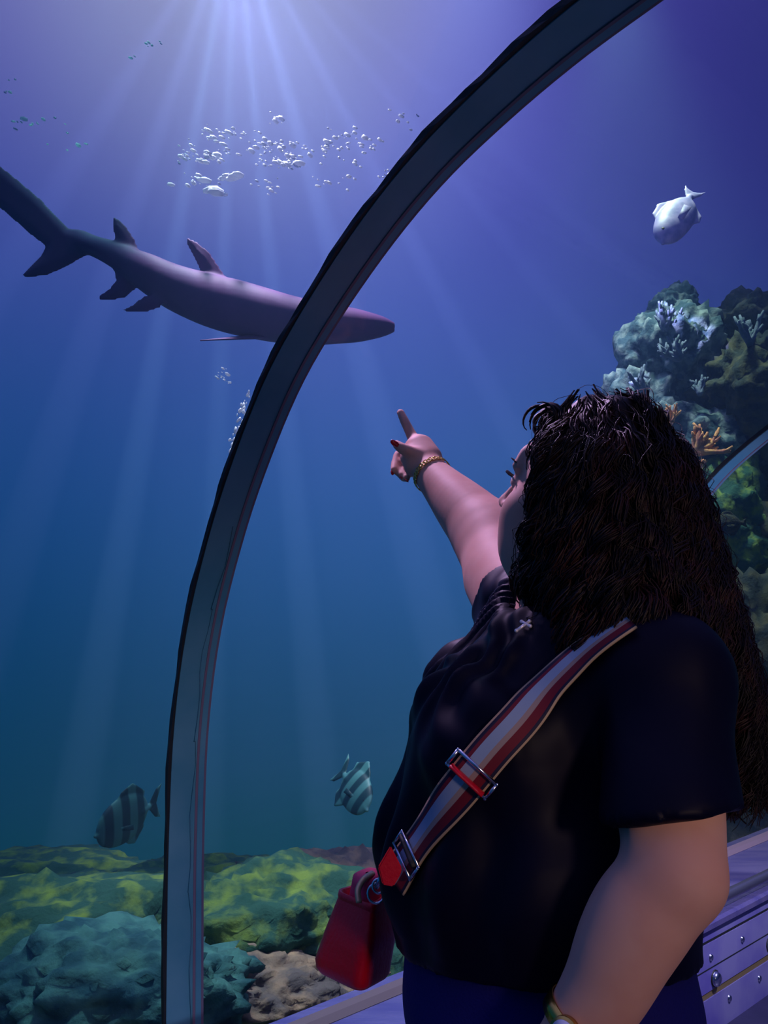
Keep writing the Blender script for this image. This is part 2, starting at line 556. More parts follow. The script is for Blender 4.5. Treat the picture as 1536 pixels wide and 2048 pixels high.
def normals(V, Fa):
    a = V[Fa[:, 2]] - V[Fa[:, 0]]; b = V[Fa[:, 3]] - V[Fa[:, 1]]
    n = np.cross(a, b)
    N = np.zeros_like(V)
    for c in range(4):
        for k in range(3): N[:, k] += np.bincount(Fa[:, c], weights=n[:, k], minlength=len(V))
    return N / (np.linalg.norm(N, axis=1, keepdims=True) + 1e-12)


def bvh(V, Fa):
    return BVHTree.FromPolygons([tuple(v) for v in V], [tuple(map(int, f)) for f in Fa])


# ================================================================== THE TUNNEL
PROF = [(1.755, 0.33), (1.775, 0.6), (1.79, 0.86), (1.785, 1.13), (1.73, 1.38), (1.62, 1.61), (1.50, 1.785), (1.37, 1.93), (1.22, 2.04),
        (1.05, 2.135), (0.9, 2.195), (0.75, 2.23), (0.6, 2.25), (0.45, 2.255)]
PROF_L = spline(PROF, 60)
PROFILE = [tuple(p) for p in PROF_L] + [(0.9 - p[0], p[1]) for p in reversed(PROF_L[:-1])]     # whole arch, mirrored about n = 0.45


def prof_normals():
    out = []
    for i in range(len(PROFILE)):
        a = PROFILE[max(i - 1, 0)]; b = PROFILE[min(i + 1, len(PROFILE) - 1)]
        t = np.array([b[0] - a[0], b[1] - a[1]]); t /= np.linalg.norm(t)
        out.append((t[1], -t[0]))
    return out


PN = prof_normals()


def off(i, o):
    """profile point moved outward (into the water) by o"""
    return PROFILE[i][0] + PN[i][0] * o, PROFILE[i][1] + PN[i][1] * o


def sweep(sec, s0, wob=None):
    """a closed section [(ds, outward)] carried round the arch"""
    V, Fc = [], []
    m = len(sec)
    for i in range(len(PROFILE)):
        for j, (ds, o) in enumerate(sec):
            w = wob(i, j) if wob else 0
            n, z = off(i, o)
            V.append(tuple(sn(s0 + ds + w, n, z)))
    for i in range(len(PROFILE) - 1):
        for j in range(m):
            a, b = i * m + j, i * m + (j + 1) % m
            Fc.append((a, b, b + m, a + m))
    Fc.append(tuple(range(m))); e = (len(PROFILE) - 1) * m
    Fc.append(tuple(range(e + m - 1, e - 1, -1)))
    return V, Fc


def box_sec(a, b, lo, hi): return [(a, lo), (b, lo), (b, hi), (a, hi)]


ARCH_S = [-1.20, 0.826, 2.77, 4.75]
ARCH_W = [0.09, 0.086, 0.09, 0.09]
ARCH_LABELS = ['lilac metal arch band of the tunnel behind the camera',
               'wide metal arch band crossing in front of the shark, dark gasket on its left edge',
               'short lilac arch band at the right edge behind the curly hair',
               'farthest metal arch band of the tunnel past the rock reef']
for s0, w, lb in zip(ARCH_S, ARCH_W, ARCH_LABELS):
    ar = empty('support_arch', sn(s0, 0.45, 0.33))
    tag(ar, lb, 'arch', 'metal arch bands joining the acrylic panels')
    v, f = sweep(box_sec(-w / 2, w / 2, -0.012, 0.0), s0)
    mesh_obj('band', v, f, M['arch'], ar, smooth=False)
    v, f = sweep(box_sec(-w / 2 - 0.007, -w / 2, -0.010, 0.003), s0, lambda i, j: 0.002 * math.sin(i * 0.9) + 0.0012 * math.sin(i * 2.3 + j) if j in (0, 3) else 0)
    mesh_obj('gasket', v, f, M['gasket'], ar, smooth=False)
    v, f = sweep(box_sec(w / 2, w / 2 + 0.007, -0.010, 0.01), s0)
    mesh_obj('sealant_bead', v, f, M['sealant'], ar, smooth=False)
    v, f = sweep(box_sec(w / 2 - 0.022, w / 2 - 0.016, -0.0145, -0.0121), s0)
    mesh_obj('raised_lip', v, f, M['sealant'], ar, smooth=False)
    if s0 == ARCH_S[1]:
        crack = []
        for k in range(26):
            i = 2 + k * 0.85
            i0 = int(i)
            n, z = off(i0, -0.0128)
            crack.append(sn(s0 + 0.012 + 0.004 * math.sin(k * 1.7) + 0.003 * math.sin(k * 0.6), n, z))
        v, f = tube(crack, [0.0012 + 0.0016 * abs(math.sin(k * 0.5)) for k in range(26)], 5, flat=0.35)
        mesh_obj('water_streak', v, f, mat('streak', (20, 90, 110), 0.3), ar)

# acrylic panels
GL = bpy.data.materials.new('acrylic')
GL.use_nodes = True
nt = GL.node_tree; nt.nodes.clear()
o_ = nt.nodes.new('ShaderNodeOutputMaterial'); tr = nt.nodes.new('ShaderNodeBsdfTransparent'); gl = nt.nodes.new('ShaderNodeBsdfGlossy')
tr.inputs[0].default_value = (0.97, 0.985, 0.99, 1); gl.inputs['Roughness'].default_value = 0.03
fr0 = nt.nodes.new('ShaderNodeFresnel'); fr0.inputs['IOR'].default_value = 1.4
fr = nt.nodes.new('ShaderNodeMath'); fr.operation = 'MULTIPLY'; fr.inputs[1].default_value = 0.6
nt.links.new(fr0.outputs[0], fr.inputs[0])
mx = nt.nodes.new('ShaderNodeMixShader')
nt.links.new(fr.outputs[0], mx.inputs[0]); nt.links.new(tr.outputs[0], mx.inputs[1]); nt.links.new(gl.outputs[0], mx.inputs[2]); nt.links.new(mx.outputs[0], o_.inputs[0])
for k in range(len(ARCH_S) - 1):
    a = ARCH_S[k] + ARCH_W[k] / 2 + 0.004; b = ARCH_S[k + 1] - ARCH_W[k + 1] / 2 - 0.012
    V, Fc = [], []
    for i in range(len(PROFILE)):
        n, z = off(i, 0.002)
        V += [tuple(sn(a, n, z)), tuple(sn(b, n, z))]
    for i in range(len(PROFILE) - 1):
        Fc.append((2 * i + 1, 2 * i + 3, 2 * i + 2, 2 * i))
    g = mesh_obj('window_%d' % (k + 1), V, Fc, GL)
    tag(g, 'curved clear acrylic panel between arch bands', 'window', kind='structure')

# water: a closed body of water with the tunnel left out of it
WV = bpy.data.materials.new('tank_water')
WV.use_nodes = True
nt = WV.node_tree; nt.nodes.clear()
o_ = nt.nodes.new('ShaderNodeOutputMaterial')
vs = nt.nodes.new('ShaderNodeVolumeScatter'); va = nt.nodes.new('ShaderNodeVolumeAbsorption'); ad = nt.nodes.new('ShaderNodeAddShader')
vs.inputs['Color'].default_value = (0.35, 0.55, 1.0, 1); vs.inputs['Density'].default_value = 0.03; vs.inputs['Anisotropy'].default_value = 0.0
va.inputs['Color'].default_value = (0.25, 0.7, 0.9, 1); va.inputs['Density'].default_value = 0.04
nt.links.new(vs.outputs[0], ad.inputs[0]); nt.links.new(va.outputs[0], ad.inputs[1]); nt.links.new(ad.outputs[0], o_.inputs['Volume'])
outer = [(-4.0, -0.6), (-4.0, 7.6), (9.0, 7.6), (9.0, -0.6)]
poly = [(0.9 - off(0, 0.05)[0], -0.6)]
ring = [off(i, 0.05) for i in range(0, len(PROFILE))]
ring = [(ring[0][0], -0.6)] + ring + [(ring[-1][0], -0.6)]
loop = [(9.0, -0.6), (9.0, 7.6), (-4.0, 7.6), (-4.0, -0.6)] + list(reversed(ring))
bm = bmesh.new()
lo_ = [bm.verts.new(sn(-5, n, z)) for n, z in loop]
hi_ = [bm.verts.new(sn(9, n, z)) for n, z in loop]
f0 = bm.faces.new(lo_); f1 = bm.faces.new(list(reversed(hi_)))
for i in range(len(loop)):
    j = (i + 1) % len(loop)
    bm.faces.new((lo_[i], hi_[i], hi_[j], lo_[j]))
bmesh.ops.triangulate(bm, faces=[f0, f1])
water = bm_obj('water', bm, WV)
tag(water, 'deep blue violet tank water around the tunnel', 'water', kind='stuff')


def prism(pts, s0, s1):
    """cross-section [(n, z)] drawn out along the tunnel"""
    V = [tuple(sn(s0, n, z)) for n, z in pts] + [tuple(sn(s1, n, z)) for n, z in pts]
    m = len(pts)
    Fc = [(i, (i + 1) % m, (i + 1) % m + m, i + m) for i in range(m)] + [tuple(range(m - 1, -1, -1)), tuple(range(m, 2 * m))]
    return V, Fc


S0, S1 = -3.2, 7.0
v, f = prism([(-0.55, -0.05), (1.45, -0.05), (1.45, 0.0), (-0.55, 0.0)], S0, S1)
tag(mesh_obj('floor', v, f, M['floor'], smooth=False), 'dark walkway floor of the tunnel', 'floor', kind='structure')

for side in (1, -1):
    def cn(n): return n if side == 1 else 0.9 - n
    led = empty('metal_ledge', sn(1.5, cn(1.5), 0))
    tag(led, 'lilac metal ledge with bolted front panels under the acrylic wall' if side == 1 else 'lilac metal ledge on the opposite side, behind the camera', 'ledge')
    v, f = prism([(cn(1.40), 0.335), (cn(1.80), 0.335), (cn(1.80), 0.36), (cn(1.41), 0.36), (cn(1.40), 0.352)], S0, S1)
    mesh_obj('top_plate', v, f, M['ledge'], led, smooth=False)
    v, f = prism([(cn(1.70), 0.361), (cn(1.745), 0.361), (cn(1.745), 0.375), (cn(1.72), 0.372)], S0, S1)
    mesh_obj('glass_seal', v, f, M['sealant'], led, smooth=False)
    rows = [(0.292, 0.334), (0.135, 0.284), (-0.0, 0.113)]
    for r_, (z0, z1) in enumerate(rows):
        v, f = prism([(cn(1.415 + 0.004 * (r_ == 0)), z0), (cn(1.47), z0), (cn(1.47), z1), (cn(1.415 + 0.004 * (r_ == 0)), z1)], S0, S1)
        mesh_obj('front_panel', v, f, M['panel'], led, smooth=False)
    for z0, z1, mm, nm in ((0.2845, 0.2915, 'gasket', 'groove'), (0.114, 0.134, 'brass', 'brass_strip')):
        v, f = prism([(cn(1.418), z0), (cn(1.47), z0), (cn(1.47), z1), (cn(1.418), z1)], S0, S1)
        mesh_obj(nm, v, f, M[mm], led, smooth=False)
    v, f = prism([(cn(1.4135), 0.204), (cn(1.416), 0.204), (cn(1.416), 0.207), (cn(1.4135), 0.207)], S0, S1)
    mesh_obj('seam', v, f, M['gasket'], led, smooth=False)
    # bolts on the near side only, where the photograph shows the panels
    if side == 1:
        def disc(s, z, r, th, n0=1.415):
            V = []; m = 14
            for (rr, dn) in ((r, 0), (r, th * 0.5), (r * 0.8, th), (r * 0.35, th * 1.15)):
                for k in range(m):
                    a = 2 * math.pi * k / m
                    V.append(tuple(sn(s + rr * math.cos(a), n0 - dn, z + rr * math.sin(a))))
            Fc = [(i * m + k, i * m + (k + 1) % m, (i + 1) * m + (k + 1) % m, (i + 1) * m + k) for i in range(3) for k in range(m)]
            Fc += [tuple(range(m)), tuple(range(3 * m, 4 * m))]
            return V, Fc
        for k in range(16):
            s = 1.0 + k * 0.23
            for z, ph in ((0.238, 0.0), (0.075, 0.11)):
                v, f = disc(s + ph, z, 0.011, 0.006)
                mesh_obj('bolt', v, f, M['steel'], led)
        for k in range(9):
            s = 0.95 + k * 0.42
            v, f = disc(s, 0.165, 0.024, 0.016)
            kn = mesh_obj('round_knob', v, f, M['steel'], led)
            v, f = disc(s, 0.165, 0.028, 0.004)
            mesh_obj('knob_collar', v, f, M['gasket'], kn)
    hr = empty('handrail', sn(1.5, cn(1.43), 0.36))
    tag(hr, 'grey round metal rail running along the front edge of the lilac ledge' if side == 1 else 'grey round metal rail on the opposite ledge behind the camera', 'rail')
    v, f = tube([sn(S0 + i * 0.5, cn(1.43), 0.40) for i in range(21)], 0.019, 16)
    mesh_obj('tube', v, f, M['rail'], hr)
    for k in range(6):
        v, f = tube([sn(-2.2 + k * 1.5, cn(1.43), 0.359), sn(-2.2 + k * 1.5, cn(1.43), 0.385)], 0.01, 10)
        mesh_obj('bracket', v, f, M['rail'], hr)


# ================================================================== SEABED, ROCKS, CORAL
def fbm(p, o=4, s=1.0):
    return noise.fractal(Vector(p) * s, 0.9, 2.1, o)


def seabed_h(x, y):
    n = x * NX.x + y * NX.y
    h = 0.22 + 0.14 * fbm((x, y, 0), 5, 1.4) + 0.04 * fbm((x, y, 3), 4, 6)
    edge = 3.55 + 0.25 * fbm((x, 1.0, 7), 3, 0.8)
    if y > edge:
        h -= min((y - edge) * 1.1, 1.2)
    h += 0.35 * math.exp(-((y - 6.0) / 0.8) ** 2) * (y > edge)
    return h


V, Fc = [], []
NXG, NYG = 190, 130
ids = {}
for j in range(NYG):
    for i in range(NXG):
        x = -4.6 + i * 0.055; y = -1.5 + j * 0.062
        n = x * NX.x + y * NX.y
        if n > 1.815:
            ids[(i, j)] = len(V); V.append((x, y, seabed_h(x, y)))
for (i, j) in list(ids):
    q = [(i, j), (i + 1, j), (i + 1, j + 1), (i, j + 1)]
    if all(k in ids for k in q): Fc.append([ids[k] for k in q])
tag(mesh_obj('ground_seabed', V, Fc, M['sand']), 'algae covered seabed beyond the acrylic', 'seabed', kind='structure')


def rock(center, radii, m, label, seed, group='rocks of the tank floor', amp=0.28, sub=5, name='rock'):
    bm = bmesh.new()
    bmesh.ops.create_icosphere(bm, subdivisions=sub, radius=1.0)
    sd = Vector((seed * 3.1, seed * 1.7, -seed * 2.3))
    for v in bm.verts:
        p = v.co.copy()
        d = 1 + amp * fbm(p + sd, 3, 1.3) + amp * 0.6 * abs(fbm(p + sd, 4, 3.2)) + 0.13 * abs(fbm(p + sd, 4, 8)) + 0.05 * fbm(p + sd, 3, 18)
        v.co = Vector((p.x * d * radii[0], p.y * d * radii[1], p.z * d * radii[2])) + Vector(center)
    o = bm_obj(name, bm, m, smooth=True)
    tag(o, label, 'rock', group)
    return o


def rk(px, py, Y, r, m, label, seed, **kw):
    c = P(px, py, Y)
    while c.dot(NX) < 1.86 + 1.3 * math.hypot(r[0] * NX.x, r[1] * NX.y):     # keep clear of the acrylic
        Y += 0.02; c = P(px, py, Y)
    return rock(c, r, M[m], label, seed, **kw)


rk(120, 1900, 2.75, (0.62, 0.35, 0.20), 'rock_green', 'low dark green rock at the left edge behind the arch band', 1)
rk(230, 2010, 2.25, (0.34, 0.22, 0.19), 'rock_sea', 'pale teal rock in the bottom left corner of the tank', 2)
rk(560, 1885, 2.75, (0.42, 0.3, 0.24), 'rock_green', 'rock tufted with yellow green algae right of the arch band', 3)
rk(700, 1850, 3.1, (0.5, 0.3, 0.24), 'rock_brown', 'brown rock directly behind the red handbag', 4)
rk(500, 1990, 2.15, (0.26, 0.18, 0.12), 'rock_brown', 'brown rubble rock at the foot of the wide arch band', 5)
rk(680, 1930, 2.35, (0.3, 0.2, 0.12), 'rock_brown', 'grey brown rock under the red handbag beside the ledge', 6)
rk(420, 1790, 3.2, (0.45, 0.25, 0.13), 'rock_green', 'flat algae topped rock on the seabed ridge behind the arch band', 7)
rk(60, 1780, 3.4, (0.6, 0.3, 0.12), 'rock_green', 'long mossy rock along the seabed ridge at far left', 8)
# reef wall on the right
REEF = [(1500, 1560, 5.2, (0.55, 0.4, 0.5), 'rock_dark', 'low dark rock of the reef above the ledge'),
        (1500, 1330, 5.2, (0.5, 0.4, 0.55), 'rock_dark', 'olive rock right of the hair ends'),
        (1560, 1120, 5.0, (0.5, 0.4, 0.6), 'rock_dark', 'mossy dark rock behind the second arch band'),
        (1430, 1080, 5.6, (0.5, 0.4, 0.5), 'rock_green', 'green rock between hair and second arch band'),
        (1400, 900, 5.9, (0.5, 0.4, 0.45), 'rock_teal', 'teal rock behind the orange coral'),
        (1290, 860, 6.1, (0.42, 0.4, 0.42), 'rock_teal', 'pale blue rock just above the woman\'s hair'),
        (1350, 730, 6.0, (0.38, 0.4, 0.45), 'rock_teal', 'knobbly blue rock in the middle of the reef'),
        (1520, 780, 5.6, (0.42, 0.4, 0.42), 'rock_dark', 'dark olive rock at the right edge of the reef'),
        (1345, 640, 6.1, (0.20, 0.25, 0.24), 'rock_teal', 'pale rock peak crowning the reef'),
        (1500, 660, 5.9, (0.36, 0.4, 0.26), 'rock_dark', 'dark blue rock low behind the feathery coral'),
        (1580, 900, 5.4, (0.4, 0.4, 0.5), 'rock_dark', 'dark rock above the second arch band'),
        (1400, 1330, 5.7, (0.55, 0.45, 0.6), 'rock_dark', 'dark foot of the reef behind the hair, left of the olive rock'),
        (1420, 1560, 5.6, (0.6, 0.45, 0.6), 'rock_dark', 'dark rock on the seabed behind the hair ends'),
        (1300, 1180, 6.2, (0.5, 0.4, 0.6), 'rock_teal', 'teal grey reef rock behind the back of the head')]
for i, (px, py, Y, r, m, lb) in enumerate(REEF):
    rk(px, py, Y, r, m, lb, 20 + i, group='rocks of the right hand reef', amp=0.42)


def coral(base, size, m, label, seed, lean=(0, 0, 1), n=9, group='branching corals'):
    r = random.Random(seed)
    parts = []
    lean = Vector(lean).normalized()
    for k in range(n):
        d = (lean + Vector((r.uniform(-.9, .9), r.uniform(-.6, .6), r.uniform(-.5, .7)))).normalized()
        p = Vector(base); pts = [p.copy()]; rs = [size * 0.09]
        L = size * r.uniform(0.6, 1.0)
        for q in range(5):
            d = (d + Vector((r.uniform(-.35, .35), r.uniform(-.35, .35), r.uniform(-.2, .4)))).normalized()
            p = p + d * L / 5; pts.append(p.copy()); rs.append(size * (0.075 - 0.009 * q) * r.uniform(0.7, 1.5))
            if q in (1, 2, 3):
                d2 = (d + Vector((r.uniform(-1, 1), r.uniform(-1, 1), r.uniform(-.4, .9)))).normalized()
                parts.append(tube([p, p + d2 * L * 0.16, p + d2 * L * 0.3 + Vector((0, 0, L * .05))], [size * 0.055, size * 0.05, size * 0.03], 6))
        parts.append(tube(pts, rs, 7))
    v, f = merge(parts)
    o = mesh_obj('coral', v, f, m)
    tag(o, label, 'coral', group)
    return o


coral(P(1390, 905, 5.35), 0.26, M['coral'], 'orange branching coral on the teal rock left of the second arch band', 1, (0.8, 0, 0.5), 9)
coral(P(1385, 930, 5.3), 0.13, M['coral'], 'small orange coral tuft just below the larger orange coral', 2, (0.3, 0, -0.2), 7)
coral(P(1330, 660, 5.5), 0.24, M['coral_pale'], 'pale grey coral on the reef peak below the pale fish', 3, (0.2, 0, 1), 9)
coral(P(1360, 720, 5.45), 0.22, M['coral_pale'], 'pale lilac coral at mid height of the reef', 4, (-0.5, 0, 0.6), 9)
coral(P(1290, 790, 5.5), 0.22, M['coral_pale'], 'grey blue coral on the reef edge right above the hair', 5, (-0.3, 0, 0.7), 9)
coral(P(1400, 790, 5.4), 0.2, M['coral_pale'], 'thin upright coral above the orange coral', 6, (0.1, 0, 1), 6)
coral(P(1500, 690, 5.2), 0.25, M['coral_pale'], 'pale feathery coral at the right edge of the photo', 7, (0.1, 0, 1), 8)
coral(P(1500, 1560, 4.9), 0.2, M['coral_pale'], 'pale coral on the low rock above the ledge at right', 8, (0, 0, 1), 8)
coral(P(1340, 850, 5.5), 0.16, M['coral'], 'dull yellow coral behind the crown of the hair', 9, (0, 0, 1), 7)


# ================================================================== SHARK
def build_shark():
    Y0 = 3.2
    k = Y0 / F
    # local plane: a = right, c = up (camera-parallel), depth pushes away
    R = Vector((1, 0, 0)); U = Vector((0, -sp, cp)); D = Vector((0, cp, sp))
    O = Vector((0, 0, CAM_H)) + D * Y0
    Fd = Field((-1.93, -0.30, 0.18), (0.05, 0.30, 1.72), 0.0085)
    q = lambda px, py: ((px - 768) * k, (1024 - py) * k)
    st = [(772, 655, 8, 10), (755, 653, 18, 24), (725, 652, 27, 34), (690, 650, 34, 40), (640, 647, 41, 46), (590, 641, 46, 50), (540, 631, 51, 52),
          (490, 619, 54, 50), (440, 607, 54, 47), (390, 592, 51, 43), (340, 572, 46, 38), (300, 550, 40, 32), (265, 529, 32, 26), (235, 509, 26, 20),
          (205, 493, 21, 16), (175, 480, 17, 13), (150, 468, 16, 10), (130, 458, 15, 8)]
    st = spline(st, 60)
    for px, py, hw, wd in st:
        a, c = q(px, py)
        yy = -0.0 + max(0, (300 - px)) * 0.0006
        # each station: an ellipsoid slice, overlapping its neighbours
        Fd.ell((a, yy, c), (0.052, max(wd * k, 0.012), max(hw * k, 0.012)), 0.02)
    def fin(pts, y0, th): Fd.fin([q(*p) for p in pts], y0, th, 0.012)
    fin([(458, 562), (440, 535), (420, 505), (395, 483), (372, 474), (372, 488), (388, 515), (402, 545), (392, 560)], 0, 0.012)
    fin([(275, 500), (266, 475), (250, 450), (232, 432), (220, 426), (219, 445), (224, 475), (215, 492)], 0.03, 0.010)
    fin([(268, 548), (266, 575), (245, 592), (215, 598), (192, 597), (190, 588), (212, 574), (226, 556), (222, 535)], 0.03, 0.010)
    fin([(345, 590), (330, 622), (300, 632), (262, 631), (248, 628), (272, 616), (295, 598)], -0.05, 0.010)
    fin([(120, 440), (60, 378), (0, 328), (-70, 275), (-112, 252), (-100, 285), (-50, 376), (0, 418), (42, 455), (72, 478), (64, 494), (40, 518), (24, 536), (30, 543),
         (75, 538), (115, 520), (150, 500), (172, 488), (165, 466)], 0.09, 0.014)
    V, Fa = Fd.mesh()
    V = smooth_mesh(V, Fa, 2)
    # gentle body bend in depth
    W_ = np.zeros_like(V)
    for i, ax_ in enumerate((0, 1, 2)):
        W_[:, i] = O[i] + V[:, 0] * R[i] + V[:, 2] * U[i] + V[:, 1] * D[i]
    parts = [(W_.tolist(), [tuple(f) for f in Fa])]
    # pectoral fins: flat foils held out level
    def pect(root0, root1, tip, thick):
        r0, r1, t = Vector(root0), Vector(root1), Vector(tip)
        nrm = (r1 - r0).cross(t - r0).normalized()
        Vp, Fp = [], []
        n = 8; m = 10
        for i in range(n + 1):
            u = i / n
            a = r0.lerp(t, u); b = r1.lerp(t, u ** 1.15)
            for j in range(m):
                w = j / m * 2 * math.pi
                c = 0.5 - 0.5 * math.cos(w)
                p = a.lerp(b, c) + nrm * (math.sin(w) * thick * (1 - 0.8 * u))
                Vp.append(p)
        for i in range(n):
            for j in range(m):
                Fp.append((i * m + j, i * m + (j + 1) % m, (i + 1) * m + (j + 1) % m, (i + 1) * m + j))
        return Vp, Fp
    parts.append(pect(P(500, 672, 3.13), P(575, 672, 3.10), P(400, 681, 2.84), 0.012))
    parts.append(pect(P(500, 660, 3.28), P(590, 660, 3.30), P(470, 668, 3.75), 0.012))
    v, f = merge(parts)
    me_o = mesh_obj('shark', v, f, M['shark'])
    tag(me_o, 'grey purple shark gliding high in the water, its tail at the left edge', 'shark')
    # paler underside: the shark's own colouring, by height on the flank
    return me_o


shark = build_shark()
nt = M['shark'].node_tree
geo = nt.nodes.new('ShaderNodeNewGeometry'); sx = nt.nodes.new('ShaderNodeSeparateXYZ'); nt.links.new(geo.outputs['Normal'], sx.inputs[0])
# eye and gill slits
v, f = tube([P(741, 646, 3.10), P(741, 646, 3.13)], 0.008, 10)
mesh_obj('eye', v, f, M['lash'], shark)
for g in range(5):
    x = 640 + g * 11
    v, f = tube([P(x, 628 + g, 3.094 + abs(g - 2) * .002), P(x - 3, 640, 3.090), P(x, 655, 3.098)], [0.001, 0.003, 0.001], 6)
    mesh_obj('gill_slit', v, f, M['gasket'], shark)


# ================================================================== FISH
def fish(center, size, fwd, up, m, label, deep=0.62, thick=0.22, tail=0.34, cat='fish', tall_fins=0.0):
    """a deep bodied fish: continuous body with dorsal, anal and tail fins in the x-z plane; x forward"""
    Fd = Field((-0.85, -0.22, -0.75), (0.6, 0.22, 0.75), 0.017)
    Fd.ell((0, 0, 0), (0.5, thick * 0.5, deep * 0.5), 0.03)
    Fd.ell((0.2, 0, -0.01), (0.3, thick * 0.46, deep * 0.40), 0.04)
    Fd.cone((0.42, 0, -0.02), (0.52, 0, -0.035), 0.06, 0.035, 0.03)
    Fd.cone((-0.35, 0, 0), (-0.58, 0, 0.0), 0.09, 0.035, 0.03)
    hd = deep * 0.5
    T = tall_fins
    Fd.fin([(0.18, hd * .8), (0.05, hd + 0.08), (-0.18, hd + 0.1 + T), (-0.42 - T * .3, hd * .62 + T * 1.1), (-0.40, hd * .35), (-0.3, 0.1), (0.0, 0.1)], 0, 0.016, 0.02)
    Fd.fin([(0.02, -hd * .8), (-0.12, -hd - 0.07), (-0.25, -hd - 0.06 - T), (-0.42 - T * .3, -hd * .6 - T * 1.1), (-0.40, -hd * .3), (-0.3, -0.1), (0.0, -0.1)], 0, 0.016, 0.02)
    Fd.fin([(-0.52, 0.05), (-0.66, tail * .8), (-0.80, tail), (-0.72, 0.1), (-0.69, 0), (-0.72, -0.1), (-0.80, -tail), (-0.66, -tail * .8), (-0.52, -0.05)], 0, 0.016, 0.02)
    V, Fa = Fd.mesh(); V = smooth_mesh(V, Fa, 1)
    parts = [(V.tolist(), [tuple(q) for q in Fa])]
    for sgn in (1, -1):    # pectoral fins
        parts.append(([(0.14, sgn * thick * .44, -0.04), (0.10, sgn * thick * .44, -0.12), (-0.08, sgn * (thick * .5 + .09), -0.14), (-0.06, sgn * (thick * .5 + .1), -0.03),
                       (0.14, sgn * (thick * .44 - .014), -0.04), (0.10, sgn * (thick * .44 - .014), -0.12), (-0.08, sgn * (thick * .5 + .076), -0.14), (-0.06, sgn * (thick * .5 + .086), -0.03)],
                      [(0, 1, 2, 3), (7, 6, 5, 4), (0, 4, 5, 1), (1, 5, 6, 2), (2, 6, 7, 3), (3, 7, 4, 0)]))
    v, f = merge(parts)
    fw = Vector(fwd).normalized(); u = Vector(up); u = (u - fw * u.dot(fw)).normalized(); l = u.cross(fw)
    o = mesh_obj('fish', v, f, m, origin=(0, 0, 0))
    R = Matrix((fw, l, u)).transposed().to_4x4()
    o.matrix_world = Matrix.Translation(Vector(center)) @ R @ Matrix.Scale(size, 4)
    tag(o, label, cat)
    for sgn in (1, -1):
        bm = bmesh.new(); bmesh.ops.create_uvsphere(bm, u_segments=12, v_segments=8, radius=0.035)
        for vv in bm.verts: vv.co = Vector((vv.co.x, vv.co.y * .5, vv.co.z)) + Vector((0.36, sgn * thick * 0.33, 0.05))
        vs_ = [tuple(vv.co) for vv in bm.verts]
        for i_, vv in enumerate(bm.verts): vv.index = i_
        fs_ = [[w.index for w in ff.verts] for ff in bm.faces]; bm.free()
        me = bpy.data.meshes.new('eye'); me.from_pydata(vs_, [], fs_); me.materials.append(M['lash'])
        e = bpy.data.objects.new('eye', me); COL.objects.link(e); e.parent = o
    return o


pf = P(1350, 440, 4.7)
fish(pf, 0.46, P(1310, 500, 4.62) - P(1385, 385, 4.78), (-0.75, 0.2, 0.5), M['palefish'], 'large pale silver fish diving at upper right above the reef', deep=0.52, thick=0.30, tail=0.17)
fish(P(246, 1640, 3.9), 0.30, P(205, 1665, 3.8) - P(290, 1620, 4.0), (0.3, 0, 1), M['banded'], 'banded teal fish over the seabed left of the wide arch band', deep=0.9, thick=0.2, tall_fins=0.06)
fish(P(712, 1583, 3.9), 0.26, P(735, 1615, 3.8) - P(690, 1550, 4.0), (0.6, 0, 1), M['banded'], 'banded teal fish over the seabed between the arch band and the handbag', deep=0.75, thick=0.2, tall_fins=0.12)
fish(P(1452, 1048, 4.9), 0.26, (-1, -0.4, -0.1), (0, 0, 1), M['rock_dark'], 'small dark fish before the reef just right of the hair', deep=0.5, thick=0.25, tail=0.14)

# air bubbles and glitter under the surface: uncountable
r = random.Random(5)
parts = []


def blob(c, rx, ry, rz, ang):
    bm = bmesh.new(); bmesh.ops.create_icosphere(bm, subdivisions=1, radius=1)
    ca, sa = math.cos(ang), math.sin(ang)
    V = []
    for i, v in enumerate(bm.verts):
        v.index = i
        x, y, z = v.co.x * rx, v.co.y * ry, v.co.z * rz
        V.append((c.x + x * ca - z * sa, c.y + y, c.z + x * sa + z * ca))
    Fs = [[w.index for w in f.verts] for f in bm.faces]; bm.free()
    return V, Fs


def cluster(cx, cy, sx, sy, n, Y, smin, smax, ang=-0.45):
    for _ in range(n):
        x = r.gauss(cx, sx); y = r.gauss(cy, sy)
        s = r.uniform(smin, smax) * Y / F * (0.5 + r.random() ** 3)
        parts.append(blob(P(x, y, Y + r.uniform(-.25, .25)), s * r.uniform(1, 2.0), s, s * r.uniform(.55, .9), ang + r.uniform(-.3, .3)))


for c in [(450, 268, 28, 6, 26), (545, 292, 42, 10, 42), (580, 322, 18, 10, 34), (420, 312, 26, 12, 22), (372, 308, 14, 16, 18), (530, 325, 10, 5, 10), (385, 365, 26, 9, 12),
          (665, 292, 26, 8, 20), (685, 268, 22, 8, 12), (740, 288, 14, 12, 14), (775, 350, 8, 8, 8), (640, 362, 34, 10, 10), (545, 372, 26, 10, 12), (700, 335, 30, 16, 8),
          (300, 95, 20, 10, 8), (65, 245, 30, 5, 12), (15, 170, 14, 14, 6), (810, 240, 20, 12, 8), (560, 240, 14, 6, 8), (150, 280, 40, 20, 6)]:
    cluster(c[0], c[1], c[2], c[3], c[4], 3.0, 2.6, 6.0)
for c in [(455, 355, 16, 5, 8), (435, 383, 14, 4, 6), (422, 312, 8, 4, 4)]:
    cluster(c[0], c[1], c[2], c[3], c[4], 3.0, 7, 12, 0.05)
v, f = merge(parts)
tag(mesh_obj('bubbles_and_glints', v, f, M['bubble']), 'scattered white air bubbles glittering high in the water above the shark', 'bubbles', kind='stuff')
parts = []
